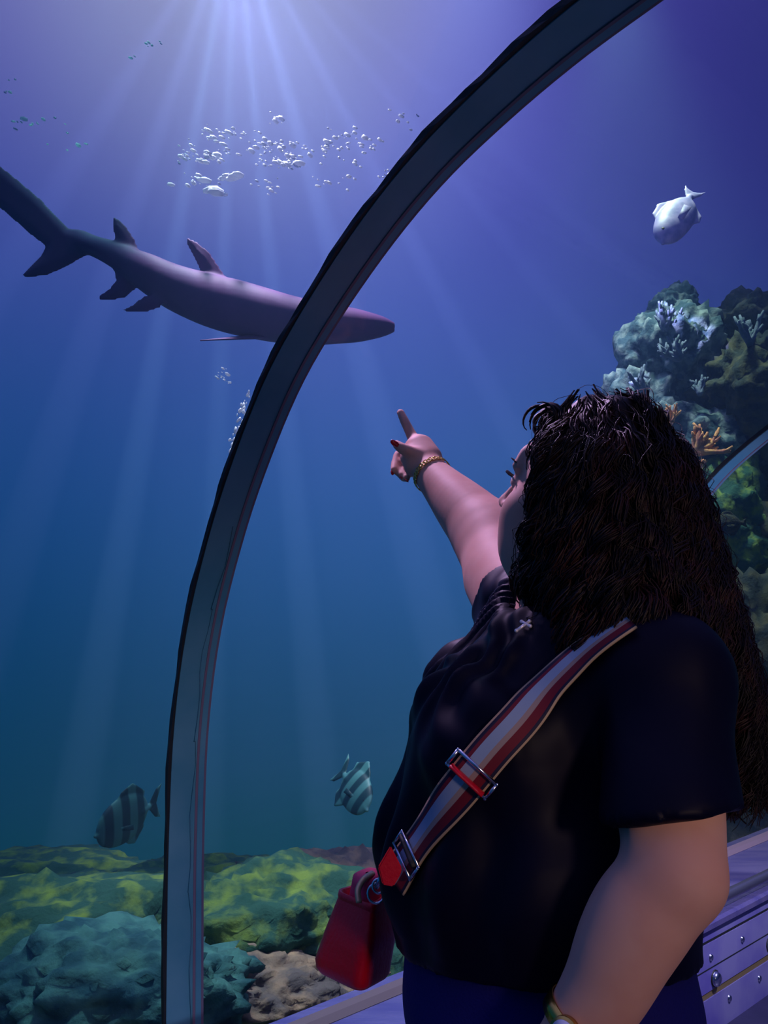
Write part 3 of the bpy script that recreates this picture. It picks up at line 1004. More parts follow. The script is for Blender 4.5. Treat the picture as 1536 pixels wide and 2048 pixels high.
cluster(446, 752, 7, 8, 16, 2.6, 1.5, 4); cluster(458, 765, 3, 3, 4, 2.6, 2, 4)
v, f = merge(parts)
tag(mesh_obj('bubbles_and_glints', v, f, M['bubble']), 'tiny knot of bright bubbles left of the wide arch band below the shark', 'bubbles', kind='stuff')
parts = []
for (cx, cy) in [(494, 792), (488, 812), (478, 838), (470, 866), (462, 890)]:  # reflected streak in the acrylic, built as a trail of pale blobs
    cluster(cx, cy, 4, 9, 7, 2.6, 3, 6, 1.2)
v, f = merge(parts)
tag(mesh_obj('bubbles_and_glints', v, f, M['bubble']), 'thin lilac reflection streak modelled as small blobs along the left edge of the wide arch band', 'bubbles', kind='stuff')


# ================================================================== THE WOMAN
person = empty('person', (0.22, 1.0, 0))
tag(person, 'woman with long curly dark hair in a black blouse pointing up at the shark', 'person')

# head frame
HC = P(1152, 1005, 1.03)
yaw = math.radians(46); tilt = math.radians(18)
Fh = Vector((-math.cos(yaw), math.sin(yaw), 0))
Rh = Vector((math.sin(yaw), math.cos(yaw), 0))           # her right, away from the camera
Fw = (Fh * math.cos(tilt) + Vector((0, 0, 1)) * math.sin(tilt))
Uw = (Vector((0, 0, 1)) * math.cos(tilt) - Fh * math.sin(tilt))


def H(r_, f_, u_): return HC + Rh * r_ + Fw * f_ + Uw * u_


HROT = [tuple(Rh), tuple(Fw), tuple(Uw)]
SH_N = Vector((0.305, 0.85, 1.335))       # near (left) shoulder
SH_F = Vector((0.225, 1.20, 1.415))       # far (right) shoulder
ELB_F = P(985, 1080, 1.40)
WR_F = P(866, 952, 1.56)
ELB_N = P(1352, 1745, 0.73)
WR_N = P(1165, 2046, 0.76)


def torso(Fd, g):
    """trunk; g grows every radius"""
    Fd.ell((0.245, 1.03, 1.27), (0.150 + g, 0.185 + g, 0.165 + g), 0.03)
    Fd.ell((0.137, 0.925, 1.245), (0.088 + g, 0.092 + g, 0.085 + g), 0.05)
    Fd.ell((0.148, 1.115, 1.265), (0.088 + g, 0.090 + g, 0.085 + g), 0.05)
    Fd.ell((0.200, 1.01, 1.09), (0.190 + g, 0.205 + g, 0.16 + g), 0.06)
    Fd.ell((0.205, 1.01, 0.93), (0.185 + g, 0.215 + g, 0.15 + g), 0.05)
    Fd.cone(tuple(SH_N + Vector((-.01, .03, -.01))), (0.27, 1.03, 1.40), 0.070 + g, 0.075 + g, 0.05)
    Fd.cone((0.27, 1.03, 1.40), tuple(SH_F + Vector((.01, -.02, -.01))), 0.075 + g, 0.068 + g, 0.05)


body = Field((-0.05, 0.52, 0.80), (0.52, 1.80, 1.92), 0.0042)
torso(body, -0.012)
# neck, plump under the chin
body.cone((0.285, 1.03, 1.42), tuple(H(0, -0.02, -0.06)), 0.072, 0.066, 0.03)
body.cone(tuple(H(0, 0.025, -0.098)), (0.255, 1.02, 1.42), 0.048, 0.055, 0.03)
# head
body.ell(H(0, -0.012, 0.03), (0.076, 0.094, 0.088), 0.01, HROT)
body.ell(H(0, 0.032, -0.03), (0.066, 0.062, 0.082), 0.02, HROT)
for sg in (1, -1):
    body.ell(H(sg * 0.040, 0.050, -0.034), (0.034, 0.036, 0.036), 0.018, HROT)
    body.ell(H(sg * 0.042, 0.016, -0.084), (0.033, 0.046, 0.042), 0.03, HROT)
    body.ell(H(sg * 0.032, 0.044, -0.070), (0.031, 0.033, 0.038), 0.03, HROT)
body.ell(H(0, 0.070, -0.096), (0.030, 0.026, 0.024), 0.018, HROT)
body.ell(H(0, 0.078, 0.045), (0.050, 0.014, 0.030), 0.02, HROT)
for sg in (1, -1):
    body.cone(H(sg * 0.012, 0.092, 0.030), H(sg * 0.046, 0.078, 0.033), 0.008, 0.007, 0.012)
    body.ell(H(sg * 0.032, 0.100, 0.010), (0.015, 0.014, 0.010), 0.010, HROT, sub=True)
    body.ell(H(sg * 0.032, 0.079, 0.010), (0.0135, 0.0130, 0.0125), 0.003, HROT)
body.cone(H(0, 0.090, 0.026), H(0, 0.119, -0.022), 0.0080, 0.0110, 0.010)
body.ell(H(0, 0.118, -0.024), (0.0125, 0.0125, 0.0105), 0.006, HROT)
for sg in (1, -1):
    body.ell(H(sg * 0.0135, 0.106, -0.028), (0.0085, 0.011, 0.008), 0.006, HROT)
    body.ell(H(sg * 0.007, 0.112, -0.037), (0.004, 0.005, 0.004), 0.003, HROT, sub=True)
body.ell(H(0, 0.094, -0.052), (0.022, 0.011, 0.0065), 0.006, HROT)
body.ell(H(0, 0.092, -0.063), (0.019, 0.011, 0.0070), 0.006, HROT)
for sg in (1, -1):      # ears
    body.ell(H(sg * 0.078, -0.012, 0.000), (0.006, 0.017, 0.029), 0.006, HROT)
    body.ell(H(sg * 0.084, -0.010, 0.002), (0.004, 0.009, 0.016), 0.004, HROT, sub=True)
# far arm, raised and pointing
body.chain([SH_F, SH_F.lerp(ELB_F, .5) + Vector((0, 0, -0.012)), ELB_F], [0.068, 0.070, 0.058], 0.03)
body.chain([ELB_F, ELB_F.lerp(WR_F, .25), ELB_F.lerp(WR_F, .5), ELB_F.lerp(WR_F, .75), WR_F], [0.058, 0.055, 0.048, 0.039, 0.031], 0.035)
# pointing hand
kn = P(838, 892, 1.62)
body.chain([WR_F, P(852, 925, 1.59), P(836, 900, 1.62)], [0.029, 0.033, 0.030], 0.012)
body.chain([P(858, 915, 1.60), P(845, 893, 1.62), P(836, 884, 1.635)], [0.025, 0.022, 0.016], 0.012)
body.chain([P(832, 930, 1.585), P(822, 915, 1.60)], [0.024, 0.022], 0.012)
body.chain([P(832, 888, 1.64), P(819, 862, 1.655), P(809, 842, 1.665), P(801, 825, 1.675)], [0.0135, 0.0105, 0.0095, 0.0078], 0.006)
body.chain([P(832, 912, 1.575), P(814, 902, 1.57), P(803, 896, 1.572), P(793, 889, 1.576)], [0.017, 0.0125, 0.0110, 0.0085], 0.006)
FING = [[(820, 905, 1.64), (797, 911, 1.65), (791, 928, 1.635), (788, 940, 1.618)], [(818, 920, 1.63), (800, 930, 1.64), (798, 944, 1.625), (803, 950, 1.61)],
        [(824, 932, 1.62), (810, 944, 1.625), (808, 954, 1.612), (813, 957, 1.60)]]
for fg in FING:
    body.chain([P(*q) for q in fg], [0.0125, 0.0108, 0.0096, 0.0075], 0.005)
# near arm: hanging, elbow out, forearm across to the belly
body.chain([SH_N, SH_N.lerp(ELB_N, .35), SH_N.lerp(ELB_N, .7), ELB_N], [0.058, 0.053, 0.049, 0.041], 0.012)
body.ell(P(1306, 1684, 0.74), (0.027, 0.026, 0.030), 0.008)
body.chain([ELB_N, ELB_N.lerp(WR_N, .28) + Vector((-.004, 0, 0.004)), ELB_N.lerp(WR_N, .5) + Vector((-.004, 0, 0.003)), ELB_N.lerp(WR_N, .75), WR_N], [0.039, 0.043, 0.041, 0.036, 0.031], 0.012)
hd = (WR_N - ELB_N).normalized()
fd = (hd * 0.5 + Vector((-0.1, 0.25, -0.9))).normalized()
palm = WR_N + fd * 0.055
body.cone(WR_N, palm, 0.027, 0.030, 0.012)
sd = fd.cross(Vector((0.3, -1, 0.2))).normalized()
body.cone(palm + sd * 0.018, palm - sd * 0.020, 0.020, 0.020, 0.014)
near_tips = []
for j, (o_s, L) in enumerate(((0.027, 0.070), (0.010, 0.078), (-0.008, 0.072), (-0.025, 0.056))):
    a_ = palm + sd * o_s + fd * 0.015
    b_ = a_ + fd * L * 0.48 + Vector((0, 0, -0.004)); c_ = b_ + (fd + Vector((0.1, 0.35, -0.35))).normalized() * L * 0.30
    e_ = c_ + (fd + Vector((0.3, 0.5, -0.8))).normalized() * L * 0.24
    body.chain([a_, b_, c_, e_], [0.0120, 0.0103, 0.0094, 0.0076], 0.005); near_tips.append(e_)
th = WR_N + fd * 0.022 + sd * 0.022
body.chain([th, th + (fd * .6 + sd).normalized() * 0.035, th + (fd * .9 + sd).normalized() * 0.062], [0.017, 0.012, 0.009], 0.006)
BV, BF = body.mesh()
BV = smooth_mesh(BV, BF, 2)
mesh_obj('body', BV.tolist(), BF.tolist(), M['skin'], person)
body_tree = bvh(BV, BF)


def ico(c, r3, rot=None, sub=2):
    bm = bmesh.new(); bmesh.ops.create_icosphere(bm, subdivisions=sub, radius=1)
    V = []
    for i, v in enumerate(bm.verts):
        v.index = i
        q = Vector((v.co.x * r3[0], v.co.y * r3[1], v.co.z * r3[2]))
        if rot: q = rot[0] * q.x + rot[1] * q.y + rot[2] * q.z
        V.append(tuple(Vector(c) + q))
    Fs = [tuple(w.index for w in f.verts) for f in bm.faces]; bm.free()
    return V, Fs


# nails: long, painted
def nail(tip, prev, side, m=M['nail'], s=1.0):
    d = (tip - prev).normalized()
    n = side - d * side.dot(d); n.normalize()
    v, f = ico(tip + d * 0.005 * s + n * 0.004, (0.0055 * s, 0.0105 * s, 0.002), (d.cross(n), d, n))
    return mesh_obj('fingernail', v, f, m, person)


cdir = lambda p: (Vector((0, 0, CAM_H)) - p).normalized()
nail(P(793, 889, 1.566), P(803, 896, 1.572), cdir(P(793, 889, 1.57)) + Vector((-.5, 0, .3)), s=1.15)
for fg in FING:
    nail(P(*fg[3]), P(*fg[2]), Vector((-0.6, 0.3, -0.5)))
for e_ in near_tips:
    nail(e_, e_ - fd * .02, Vector((-.3, -.8, .3)))
# eyes, lashes, brows
for sg in (1, -1):
    v, f = ico(H(sg * 0.032, 0.0835, 0.0105), (0.0105,) * 3)
    e = mesh_obj('eye', v, f, M['eye'], person)
    v, f = ico(H(sg * 0.032, 0.0925, 0.012), (0.005, 0.0022, 0.005), (Rh, Fw, Uw))
    mesh_obj('iris', v, f, M['lash'], e)
    ps = []
    for k in range(17):
        t = k / 16
        r0 = H(sg * (0.019 + 0.028 * t), 0.0945 - 0.012 * t * t, 0.0155 + 0.003 * math.sin(t * math.pi))
        r1 = r0 + Fw * (0.012 - .003 * t) + Rh * sg * (0.001 + 0.006 * t) + Uw * 0.004
        r2 = r1 + Uw * 0.004 + Fw * 0.001
        ps.append(tube([r0, r0.lerp(r1, 0.6), r1.lerp(r2, 0.4)], [0.0007, 0.0006, 0.0002], 4))
    v, f = merge(ps); mesh_obj('eyelash', v, f, M['lash'], person)
    ps = []
    for k in range(40):
        t = k / 39
        q = H(sg * (0.014 + 0.040 * t), 0.099 - 0.022 * t * t, 0.032 + 0.008 * math.sin(t * 2.4))
        loc, nn, ii, dd = body_tree.find_nearest(q)
        q = loc + nn * 0.0006
        ps.append(tube([q, q + (Rh * sg * 0.007 + Uw * 0.002 + nn * 0.001)], [0.0011, 0.0004], 4))
    v, f = merge(ps); mesh_obj('eyebrow', v, f, M['hair'], person)
ps = [ico(H(0, 0.1005, -0.052), (0.019, 0.0045, 0.0042), (Rh, Fw, Uw)), ico(H(0, 0.0990, -0.0625), (0.016, 0.0048, 0.0048), (Rh, Fw, Uw))]
v, f = merge(ps); mesh_obj('lips', v, f, mat('lips', (190, 90, 100), 0.4), person)

# trousers (waist to ankle) and shoes, mostly below the frame
tf = Field((-0.10, 0.66, 0.03), (0.50, 1.36, 1.10), 0.0075)
tf.ell((0.205, 1.01, 0.93), (0.182, 0.212, 0.155), 0.05)
tf.ell((0.20, 1.01, 1.02), (0.172, 0.185, 0.09), 0.04)
for yy in (0.90, 1.12):
    tf.chain([(0.20, yy, 0.86), (0.20, yy, 0.48), (0.22, yy, 0.09)], [0.125, 0.085, 0.062], 0.03)
tf.cut((0, 0, 1.075), (0, 0, 1))
TV, TF = tf.mesh(); TV = smooth_mesh(TV, TF, 2)
mesh_obj('trousers', TV.tolist(), TF.tolist(), M['trousers'], person)
for yy in (0.90, 1.12):
    sf = Field((-0.05, yy - .07, -0.002), (0.32, yy + .07, 0.14), 0.006)
    sf.chain([(0.245, yy, 0.045), (0.14, yy, 0.035), (0.06, yy, 0.028)], [0.042, 0.040, 0.034], 0.02)
    sf.cone((0.235, yy, 0.05), (0.235, yy, 0.10), 0.042, 0.045, 0.02)
    sf.cut((0, 0, 0.004), (0, 0, -1))
    v_, f_ = sf.mesh()
    mesh_obj('shoe', v_.tolist(), f_.tolist(), M['shoe'], person)

# blouse
bl = Field((-0.12, 0.60, 0.86), (0.56, 1.42, 1.56), 0.0045)
torso(bl, 0.006)
bl.cone((0.130, 1.0, 1.24), (0.098, 1.0, 1.09), 0.085, 0.088, 0.05)      # cloth hanging off the bust in front
bl.cone((0.285, 1.03, 1.42), (0.285, 1.03, 1.455), 0.085, 0.075, 0.03)     # neckline
# near sleeve: wide, ending above the elbow
sl = (ELB_N - SH_N)
slv0 = SH_N + Vector((0.005, 0.0, 0.0))
slv1 = SH_N + sl * 0.63
bl2 = Field((0.1, 0.52, 1.0), (0.60, 1.10, 1.50), 0.0045)
bl2.chain([slv0, SH_N + sl * .35 + Vector((0.004, 0, 0)), slv1 + sl * .3], [0.066, 0.060, 0.061], 0.02)
bl2.ell(SH_N + Vector((0, -0.0, 0.0)), (0.068, 0.068, 0.068), 0.02)
nrm = Vector((0.10, -0.25, -1.0)).normalized()
bl2.cut(P(1370, 1632, 0.70), nrm)
# far cap sleeve
bl.chain([SH_F, SH_F.lerp(ELB_F, .20)], [0.077, 0.079], 0.02)
cd = (ELB_F - SH_F).normalized()
X, Yg, Z = np.meshgrid(*bl.ax, indexing='ij', sparse=True)
pc = SH_F.lerp(ELB_F, .06)
d_ = (X - pc.x) * cd.x + (Yg - pc.y) * cd.y + (Z - pc.z) * cd.z
far_side = (Yg > 1.16) & (Z > 1.33)
bl.D = np.where(far_side, np.maximum(bl.D, d_.astype(np.float32)), bl.D)
# hem: lower at the back and near side
hn = Vector((0, -0.2, -1)).normalized()
bl.cut((0, 1.0, 0.985), hn)
# open neck: scooped so that throat and necklace show
bl.ell((0.185, 0.985, 1.49), (0.085, 0.085, 0.085), 0.01, sub=True)
# merge sleeve into blouse field
i0 = np.round((bl2.lo - bl.lo) / bl.h).astype(int)
sl_ = tuple(slice(max(0, i0[a]), min(bl.D.shape[a], i0[a] + bl2.D.shape[a])) for a in range(3))
so_ = tuple(slice(max(0, -i0[a]), max(0, -i0[a]) + (sl_[a].stop - sl_[a].start)) for a in range(3))
A_ = bl.D[sl_]; B_ = bl2.D[so_]
kk = 0.015
hh = np.clip(0.5 + 0.5 * (A_ - B_) / kk, 0, 1)
bl.D[sl_] = A_ * (1 - hh) + B_ * hh - kk * hh * (1 - hh)
LV, LF = bl.mesh(); LV = smooth_mesh(LV, LF, 2)
LN = normals(LV, LF)
# folds: pleats fan out from the neckline over the bust, then hang straight
nk = np.array([0.17, 1.0, 1.42])
rel = LV - nk
ang = np.arctan2(rel[:, 1], -(rel[:, 2]) + 0.05)
dist = np.linalg.norm(rel, axis=1)
nz = np.array([noise.noise(Vector(p) * 9) for p in LV])
nz2 = np.array([noise.noise(Vector((p[0] * 26, p[1] * 26, p[2] * 9))) for p in LV])
front = np.clip((0.26 - LV[:, 0]) / 0.12, 0, 1)
chest = np.exp(-((dist - 0.12) / 0.10) ** 2) * front
ple = np.sin(ang * 22 + nz * 9) * 0.0062 * chest + nz2 * 0.013 * chest
low = np.clip((1.24 - LV[:, 2]) / 0.10, 0, 1)
ple += low * front * 0.009 * np.sin(LV[:, 1] * 95 + nz * 3) * np.clip((LV[:, 2] - 0.98) / 0.12, 0.1, 1)
ple += (nz * 0.006 + nz2 * 0.002) * np.clip((LV[:, 2] - 0.98) / 0.12, 0.1, 1) + 0.003
LN[:, 2] *= np.where(LV[:, 2] < 1.03, 0.0, 1.0)
LV = LV + LN * ple[:, None]
blouse = mesh_obj('blouse', LV.tolist(), LF.tolist(), M['blouse'], person)
blouse_tree = bvh(LV, LF)

# ---------------------------------------------------------------- hair
hf = Field((0.02, 0.66, 1.12), (0.60, 1.26, 1.82), 0.006)
hf.ell(H(0, -0.030, 0.040), (0.092, 0.098, 0.082), 0.02, HROT)
hf.ell(H(-0.01, -0.070, -0.03), (0.090, 0.070, 0.10), 0.04, HROT)
hf.ell(H(-0.055, -0.035, -0.045), (0.045, 0.060, 0.11), 0.03, HROT)
hf.ell(H(0.055, -0.045, -0.045), (0.045, 0.055, 0.10), 0.03, HROT)
hf.chain([H(0, 0.050, 0.100), H(0.0, 0.02, 0.122), H(0, -0.05, 0.125)], [0.022, 0.026, 0.03], 0.03)   # lifted front
HP = lambda px, py, Y: P(px, py, Y)
hf.chain([HP(1225, 990, 1.02), HP(1270, 1120, 1.0), HP(1325, 1290, 0.99), HP(1385, 1430, 1.0), HP(1440, 1570, 1.0)], [0.088, 0.084, 0.074, 0.052, 0.02], 0.05)
hf.chain([HP(1215, 1010, 0.95), HP(1230, 1150, 0.93), HP(1270, 1270, 0.89), HP(1320, 1350, 0.87)], [0.052, 0.066, 0.056, 0.024], 0.05)
hf.chain([HP(1190, 1100, 0.96), HP(1180, 1220, 0.94), HP(1190, 1340, 0.88)], [0.042, 0.038, 0.016], 0.04)
hf.chain([HP(1290, 1000, 1.08), HP(1340, 1200, 1.06), HP(1410, 1400, 1.04), HP(1465, 1580, 1.02)], [0.05, 0.058, 0.046, 0.016], 0.05)
# keep the face clear
hf.ell(H(0, 0.110, -0.005), (0.085, 0.075, 0.105), 0.015, HROT, sub=True)
hf.ell(H(-0.085, 0.062, -0.045), (0.050, 0.066, 0.125), 0.015, HROT, sub=True)
GV, GF = hf.mesh(); GV = smooth_mesh(GV, GF, 2)
GN = normals(GV, GF)
tree = bvh(GV, GF)
gz = np.array([noise.noise(Vector((p[0] * 30, p[1] * 30, p[2] * 14))) for p in GV])
GVd = GV + GN * (gz * 0.014 - 0.004)[:, None]
hair_parts = [(GVd.tolist(), [tuple(q) for q in GF])]
rh = random.Random(11)
front_top = H(0, 0.06, 0.11)


def strand(p0, L, rad, curl, outw, seg=3, n=30, ph=0.0, fr=46.0, ofs=Vector((0, 0, 0)), drift=Vector((0, 0, 0))):
    zmin = 1.15 + rh.random() ** 2 * 0.07
    p = Vector(p0); pts = []; rs = []
    d = Vector((0, 0, -1)); st = L / n
    for i in range(n):
        t = i / (n - 1)
        loc, nn, ii, dd = tree.find_nearest(p)
        if nn is None or (i > 3 and p.z < zmin): break
        g = Vector((0.22, 0, -1)) + drift
        g = (g - nn * g.dot(nn))
        if p.z < 1.24: g = g + Vector((0, 0, -0.5))
        d = (d * 0.5 + g.normalized() * 0.5).normalized() if g.length > 1e-3 else d
        s = d.cross(nn).normalized() if d.cross(nn).length > 1e-4 else Vector((0, 1, 0))
        a = ph + fr * t * L * 2.2
        amp = curl * (0.25 + 0.75 * min(1, t * 2))
        w = ofs * (1 - 0.65 * t)
        q = p + s * (math.sin(a) * amp + w.x) + nn * (outw * min(1, 0.3 + t * 2) + math.cos(a) * amp * 0.7 + w.y) + d * w.z
        pts.append(q); rs.append(rad * (1 - 0.75 * t ** 3))
        p2 = p + d * st
        l2, n2, i2, d2 = tree.find_nearest(p2)
        if l2 is not None and d2 < 0.05 and not (t > 0.6 and p.z < 1.25): p2 = l2 * 0.8 + p2 * 0.2
        p = p2
    return tube(pts, rs, seg, cap=False)


def lock(p0, L, count, curl, outw, spread):
    ph = rh.uniform(0, 6.28); fr = rh.uniform(30, 52); dr = Vector((rh.uniform(-.45, .45), rh.uniform(-.4, .4), 0))
    for _ in range(count):
        o = Vector((rh.gauss(0, spread), rh.gauss(0, spread * .6), rh.uniform(-.01, .01)))
        hair_parts.append(strand(p0, L * rh.uniform(.8, 1.1), rh.uniform(0.0006, 0.0015), curl * rh.uniform(.85, 1.2), outw, ph=ph + rh.uniform(-.35, .35), fr=fr * rh.uniform(.97, 1.03),
                                 ofs=o, drift=dr))


top_w = np.clip((GV[:, 2] - 1.30) / 0.3, 0.04, 1) ** 1.2
top_w /= top_w.sum()
for i in rng.choice(len(GV), 420, replace=False, p=top_w):
    p0 = Vector(GV[i])
    if p0.z < 1.22: continue
    lock(p0, rh.uniform(0.30, 0.52), 12, rh.uniform(0.009, 0.018), rh.uniform(0.0, 0.010), 0.0036)
for i in rng.choice(len(GV), 500, replace=False):      # stray hairs
    p0 = Vector(GV[i])
    if p0.z < 1.22: continue
    hair_parts.append(strand(p0, rh.uniform(0.1, 0.3), rh.uniform(0.0004, 0.0008), rh.uniform(0.008, 0.018), rh.uniform(0.004, 0.018), ph=rh.uniform(0, 6.28), fr=rh.uniform(30, 60),
                             drift=Vector((rh.uniform(-.6, .6), rh.uniform(-.6, .6), 0))))
# curls along the hairline and falling in front of the ear
for k in range(34):
    t = rh.random()
    p0 = H(-0.05 - 0.045 * t, 0.045 - 0.055 * t + rh.uniform(-.01, .01), 0.10 - 0.10 * t)
    lock(p0, rh.uniform(0.10, 0.26), 5, rh.uniform(0.006, 0.011), rh.uniform(0.0, 0.006), 0.003)
for k in range(60):     # rolled front lock
    a0 = rh.uniform(0, 6.28); rr = rh.uniform(0.012, 0.026)
    c = H(rh.uniform(-0.045, 0.035), 0.060 + rh.uniform(-.008, .008), 0.104)
    pts = [c + Fw * math.cos(a0 + q * 0.35) * rr + Uw * math.sin(a0 + q * 0.35) * rr + Rh * (q - 6) * 0.0018 for q in range(14)]
    hair_parts.append(tube(pts, [0.0028 * (1 - abs(q - 6.5) / 9) for q in range(14)], 4, cap=False))
v, f = merge(hair_parts)
mesh_obj('hair', v, f, M['hair'], person)

# ================================================================== JEWELLERY
def project(px, py, lift=0.003, trees=(blouse_tree, body_tree)):
    r_ = ray(px, py).normalized(); o = Vector((0, 0, CAM_H)); best = None
    for t_ in trees:
        h_ = t_.ray_cast(o, r_)
        if h_[0] is not None and (best is None or h_[3] < best[3]): best = h_
    if best is None: return None, None
    n_ = best[1] if best[1].dot(r_) < 0 else -best[1]
    return best[0] + n_ * lift, n_


# necklace: fine chain round the throat, small cross hanging on the chest
cpos, cn_ = project(1050, 1258, 0.006)
neck = empty('necklace', cpos)
tag(neck, 'fine silver chain necklace with a small cross lying on the black blouse front', 'necklace')
top, _n = project(1062, 1238, 0.004)
ch = [top]
for k in range(1, 26):
    a = k / 26 * 2 * math.pi
    q = Vector((0.255, 1.02, 1.40)) + Vector((-math.cos(a) * 0.085, -math.sin(a) * 0.08, 0.02 - 0.03 * math.cos(a)))
    l_, nn, i_, dd = body_tree.find_nearest(q)
    ch.append(l_ + nn * 0.002)
ch.append(top)
ch = [Vector(p) for p in spline([tuple(c) for c in ch], 80)]
v, f = tube(ch, 0.0009, 5, cap=False); mesh_obj('chain', v, f, M['silver'], neck)
cz = (Vector((0.55, 0, 0.83))); cz = (cz - cn_ * cz.dot(cn_)).normalized(); cxv = cz.cross(cn_)
ps = []
for a_, b_ in ((cpos + cz * 0.009, cpos - cz * 0.013), (cpos + cz * 0.003 - cxv * 0.0075, cpos + cz * 0.003 + cxv * 0.0075)):
    ps.append(tube([a_, b_], 0.0020, 8))
    ps.append(ico(a_, (0.0026,) * 3)); ps.append(ico(b_, (0.0026,) * 3))
v, f = merge(ps); mesh_obj('cross_pendant', v, f, M['pendant'], neck)


def ring_pts(c, axis, tree_, n=40, lift=0.0015, rmax=0.09):
    """points round a limb where a ring lies on the skin"""
    ax_ = axis.normalized(); u = ax_.cross(Vector((0, 0, 1))).normalized(); w = ax_.cross(u); out = []
    for k in range(n):
        a = 2 * math.pi * k / n; d = u * math.cos(a) + w * math.sin(a)
        h_ = tree_.ray_cast(Vector(c) + d * rmax, -d)
        out.append((h_[0] + d * lift) if h_[0] is not None else Vector(c) + d * 0.035)
    return out


brc = P(864, 951, 1.563)
axb = (WR_F - ELB_F).normalized()
rp = ring_pts(brc, axb, body_tree, 44, 0.003, 0.06)
bra = empty('bracelet', brc)
tag(bra, 'gold chain bracelet on the wrist of the pointing arm', 'bracelet')
ps = []
for k in range(44):
    a_, b_ = rp[k], rp[(k + 1) % 44]
    off_ = axb * (0.003 if k % 2 else -0.003)
    m_ = (a_ + b_) / 2
    lk = []
    t_ = (b_ - a_).normalized(); w_ = axb
    for q in range(9):
        g = q / 8 * 2 * math.pi
        lk.append(m_ + off_ * 0.4 + t_ * math.cos(g) * 0.0045 + w_ * math.sin(g) * 0.0050)
    ps.append(tube(lk, 0.0013, 5, cap=False))
v, f = merge(ps); mesh_obj('chain_links', v, f, M['gold'], bra)

wc = ELB_N.lerp(WR_N, 1.0)
axw = (WR_N - ELB_N).normalized()
rp = ring_pts(wc, axw, body_tree, 36, 0.002, 0.07)
wat = empty('wristwatch', wc)
tag(wat, 'gold wristwatch on the hanging arm at the bottom edge', 'watch')
V_, F_ = [], []
for k in range(36):
    o2 = (rp[k] - wc).normalized()
    V_ += [rp[k] - axw * 0.008, rp[k] + axw * 0.008, rp[k] + axw * 0.008 + o2 * 0.002, rp[k] - axw * 0.008 + o2 * 0.002]
for k in range(36):
    j = (k + 1) % 36
    for q in range(4):
        F_.append((k * 4 + q, k * 4 + (q + 1) % 4, j * 4 + (q + 1) % 4, j * 4 + q))
mesh_obj('band', V_, F_, M['gold'], wat)
fc = min(rp, key=lambda p: (p - Vector((0.0, 0.3, 1.4))).length)
o2 = (fc - wc).normalized()
t2 = axw.cross(o2)
v, f = tube([fc, fc + o2 * 0.008], 0.014, 24); cs = mesh_obj('case', v, f, M['gold'], wat)
v, f = tube([fc + o2 * 0.0081, fc + o2 * 0.0095], 0.0115, 24); mesh_obj('dial', v, f, M['pendant'], cs)

# ================================================================== HANDBAG
bag = empty('handbag', P(710, 1960, 1.12))
tag(bag, 'small red leather handbag hanging at the woman\'s front on a striped strap', 'handbag')
Yn, Yl, Yr, Yb = 1.04, 1.13, 1.13, 1.22
bot = [P(722, 1988, Yn), P(790, 1950, Yr), P(700, 1910, Yb), P(620, 1938, Yl)]
mid = [P(733, 1905, Yn - .005), P(800, 1868, Yr), P(712, 1840, Yb), P(640, 1862, Yl)]
topc = [P(742, 1815, Yn + .02), P(785, 1785, Yr - .01), P(735, 1768, Yb - .02), P(672, 1786, Yl)]


def loft_rings(rings, per=8, rnd=0.22):
    """rounded quadrilateral rings, lofted"""
    V, Fc = [], []
    N = None
    for rg in rings:
        pts = []
        for i in range(4):
            a, b, c = rg[i - 1], rg[i], rg[(i + 1) % 4]
            p0 = b.lerp(a, rnd); p2 = b.lerp(c, rnd)
            for k in range(per + 1):
                t = k / per
                pts.append(p0 * (1 - t) ** 2 + b * 2 * t * (1 - t) + p2 * t * t)
        N = len(pts); V += pts
    for r_ in range(len(rings) - 1):
        for k in range(N):
            Fc.append((r_ * N + k, r_ * N + (k + 1) % N, (r_ + 1) * N + (k + 1) % N, (r_ + 1) * N + k))
    return V, Fc, N


def inset(rg, t, up=0.0):
    c = sum(rg, Vector()) / 4
    return [p.lerp(c, t) + Vector((0, 0, up)) for p in rg]


rings = [inset(bot, 0.9, -.004), inset(bot, 0.35, -0.004), inset(bot, 0.12, -0.002), inset(bot, 0.03, 0.004), [p + Vector((0, 0, 0.014)) for p in bot]]
for t in (0.25, 0.5, 0.75, 1.0): rings.append([bot[i].lerp(mid[i], t) + Vector((0, 0, 0.014 * (1 - t))) for i in range(4)])
for t in (0.25, 0.5, 0.75, 1.0): rings.append([mid[i].lerp(topc[i], t) for i in range(4)])
v, f, N_ = loft_rings(rings)
f.append(tuple(range(N_)))
mesh_obj('pouch', v, f, M['leather'], bag)
rim = [inset(topc, -0.05, -0.010), inset(topc, -0.07, -0.002), inset(topc, -0.03, 0.004), inset(topc, 0.08, 0.003), inset(topc, 0.14, -0.012), inset(topc, 0.2, -0.03)]
v, f, N_ = loft_rings(rim)
mesh_obj('rim', v, f, M['leather'], bag)
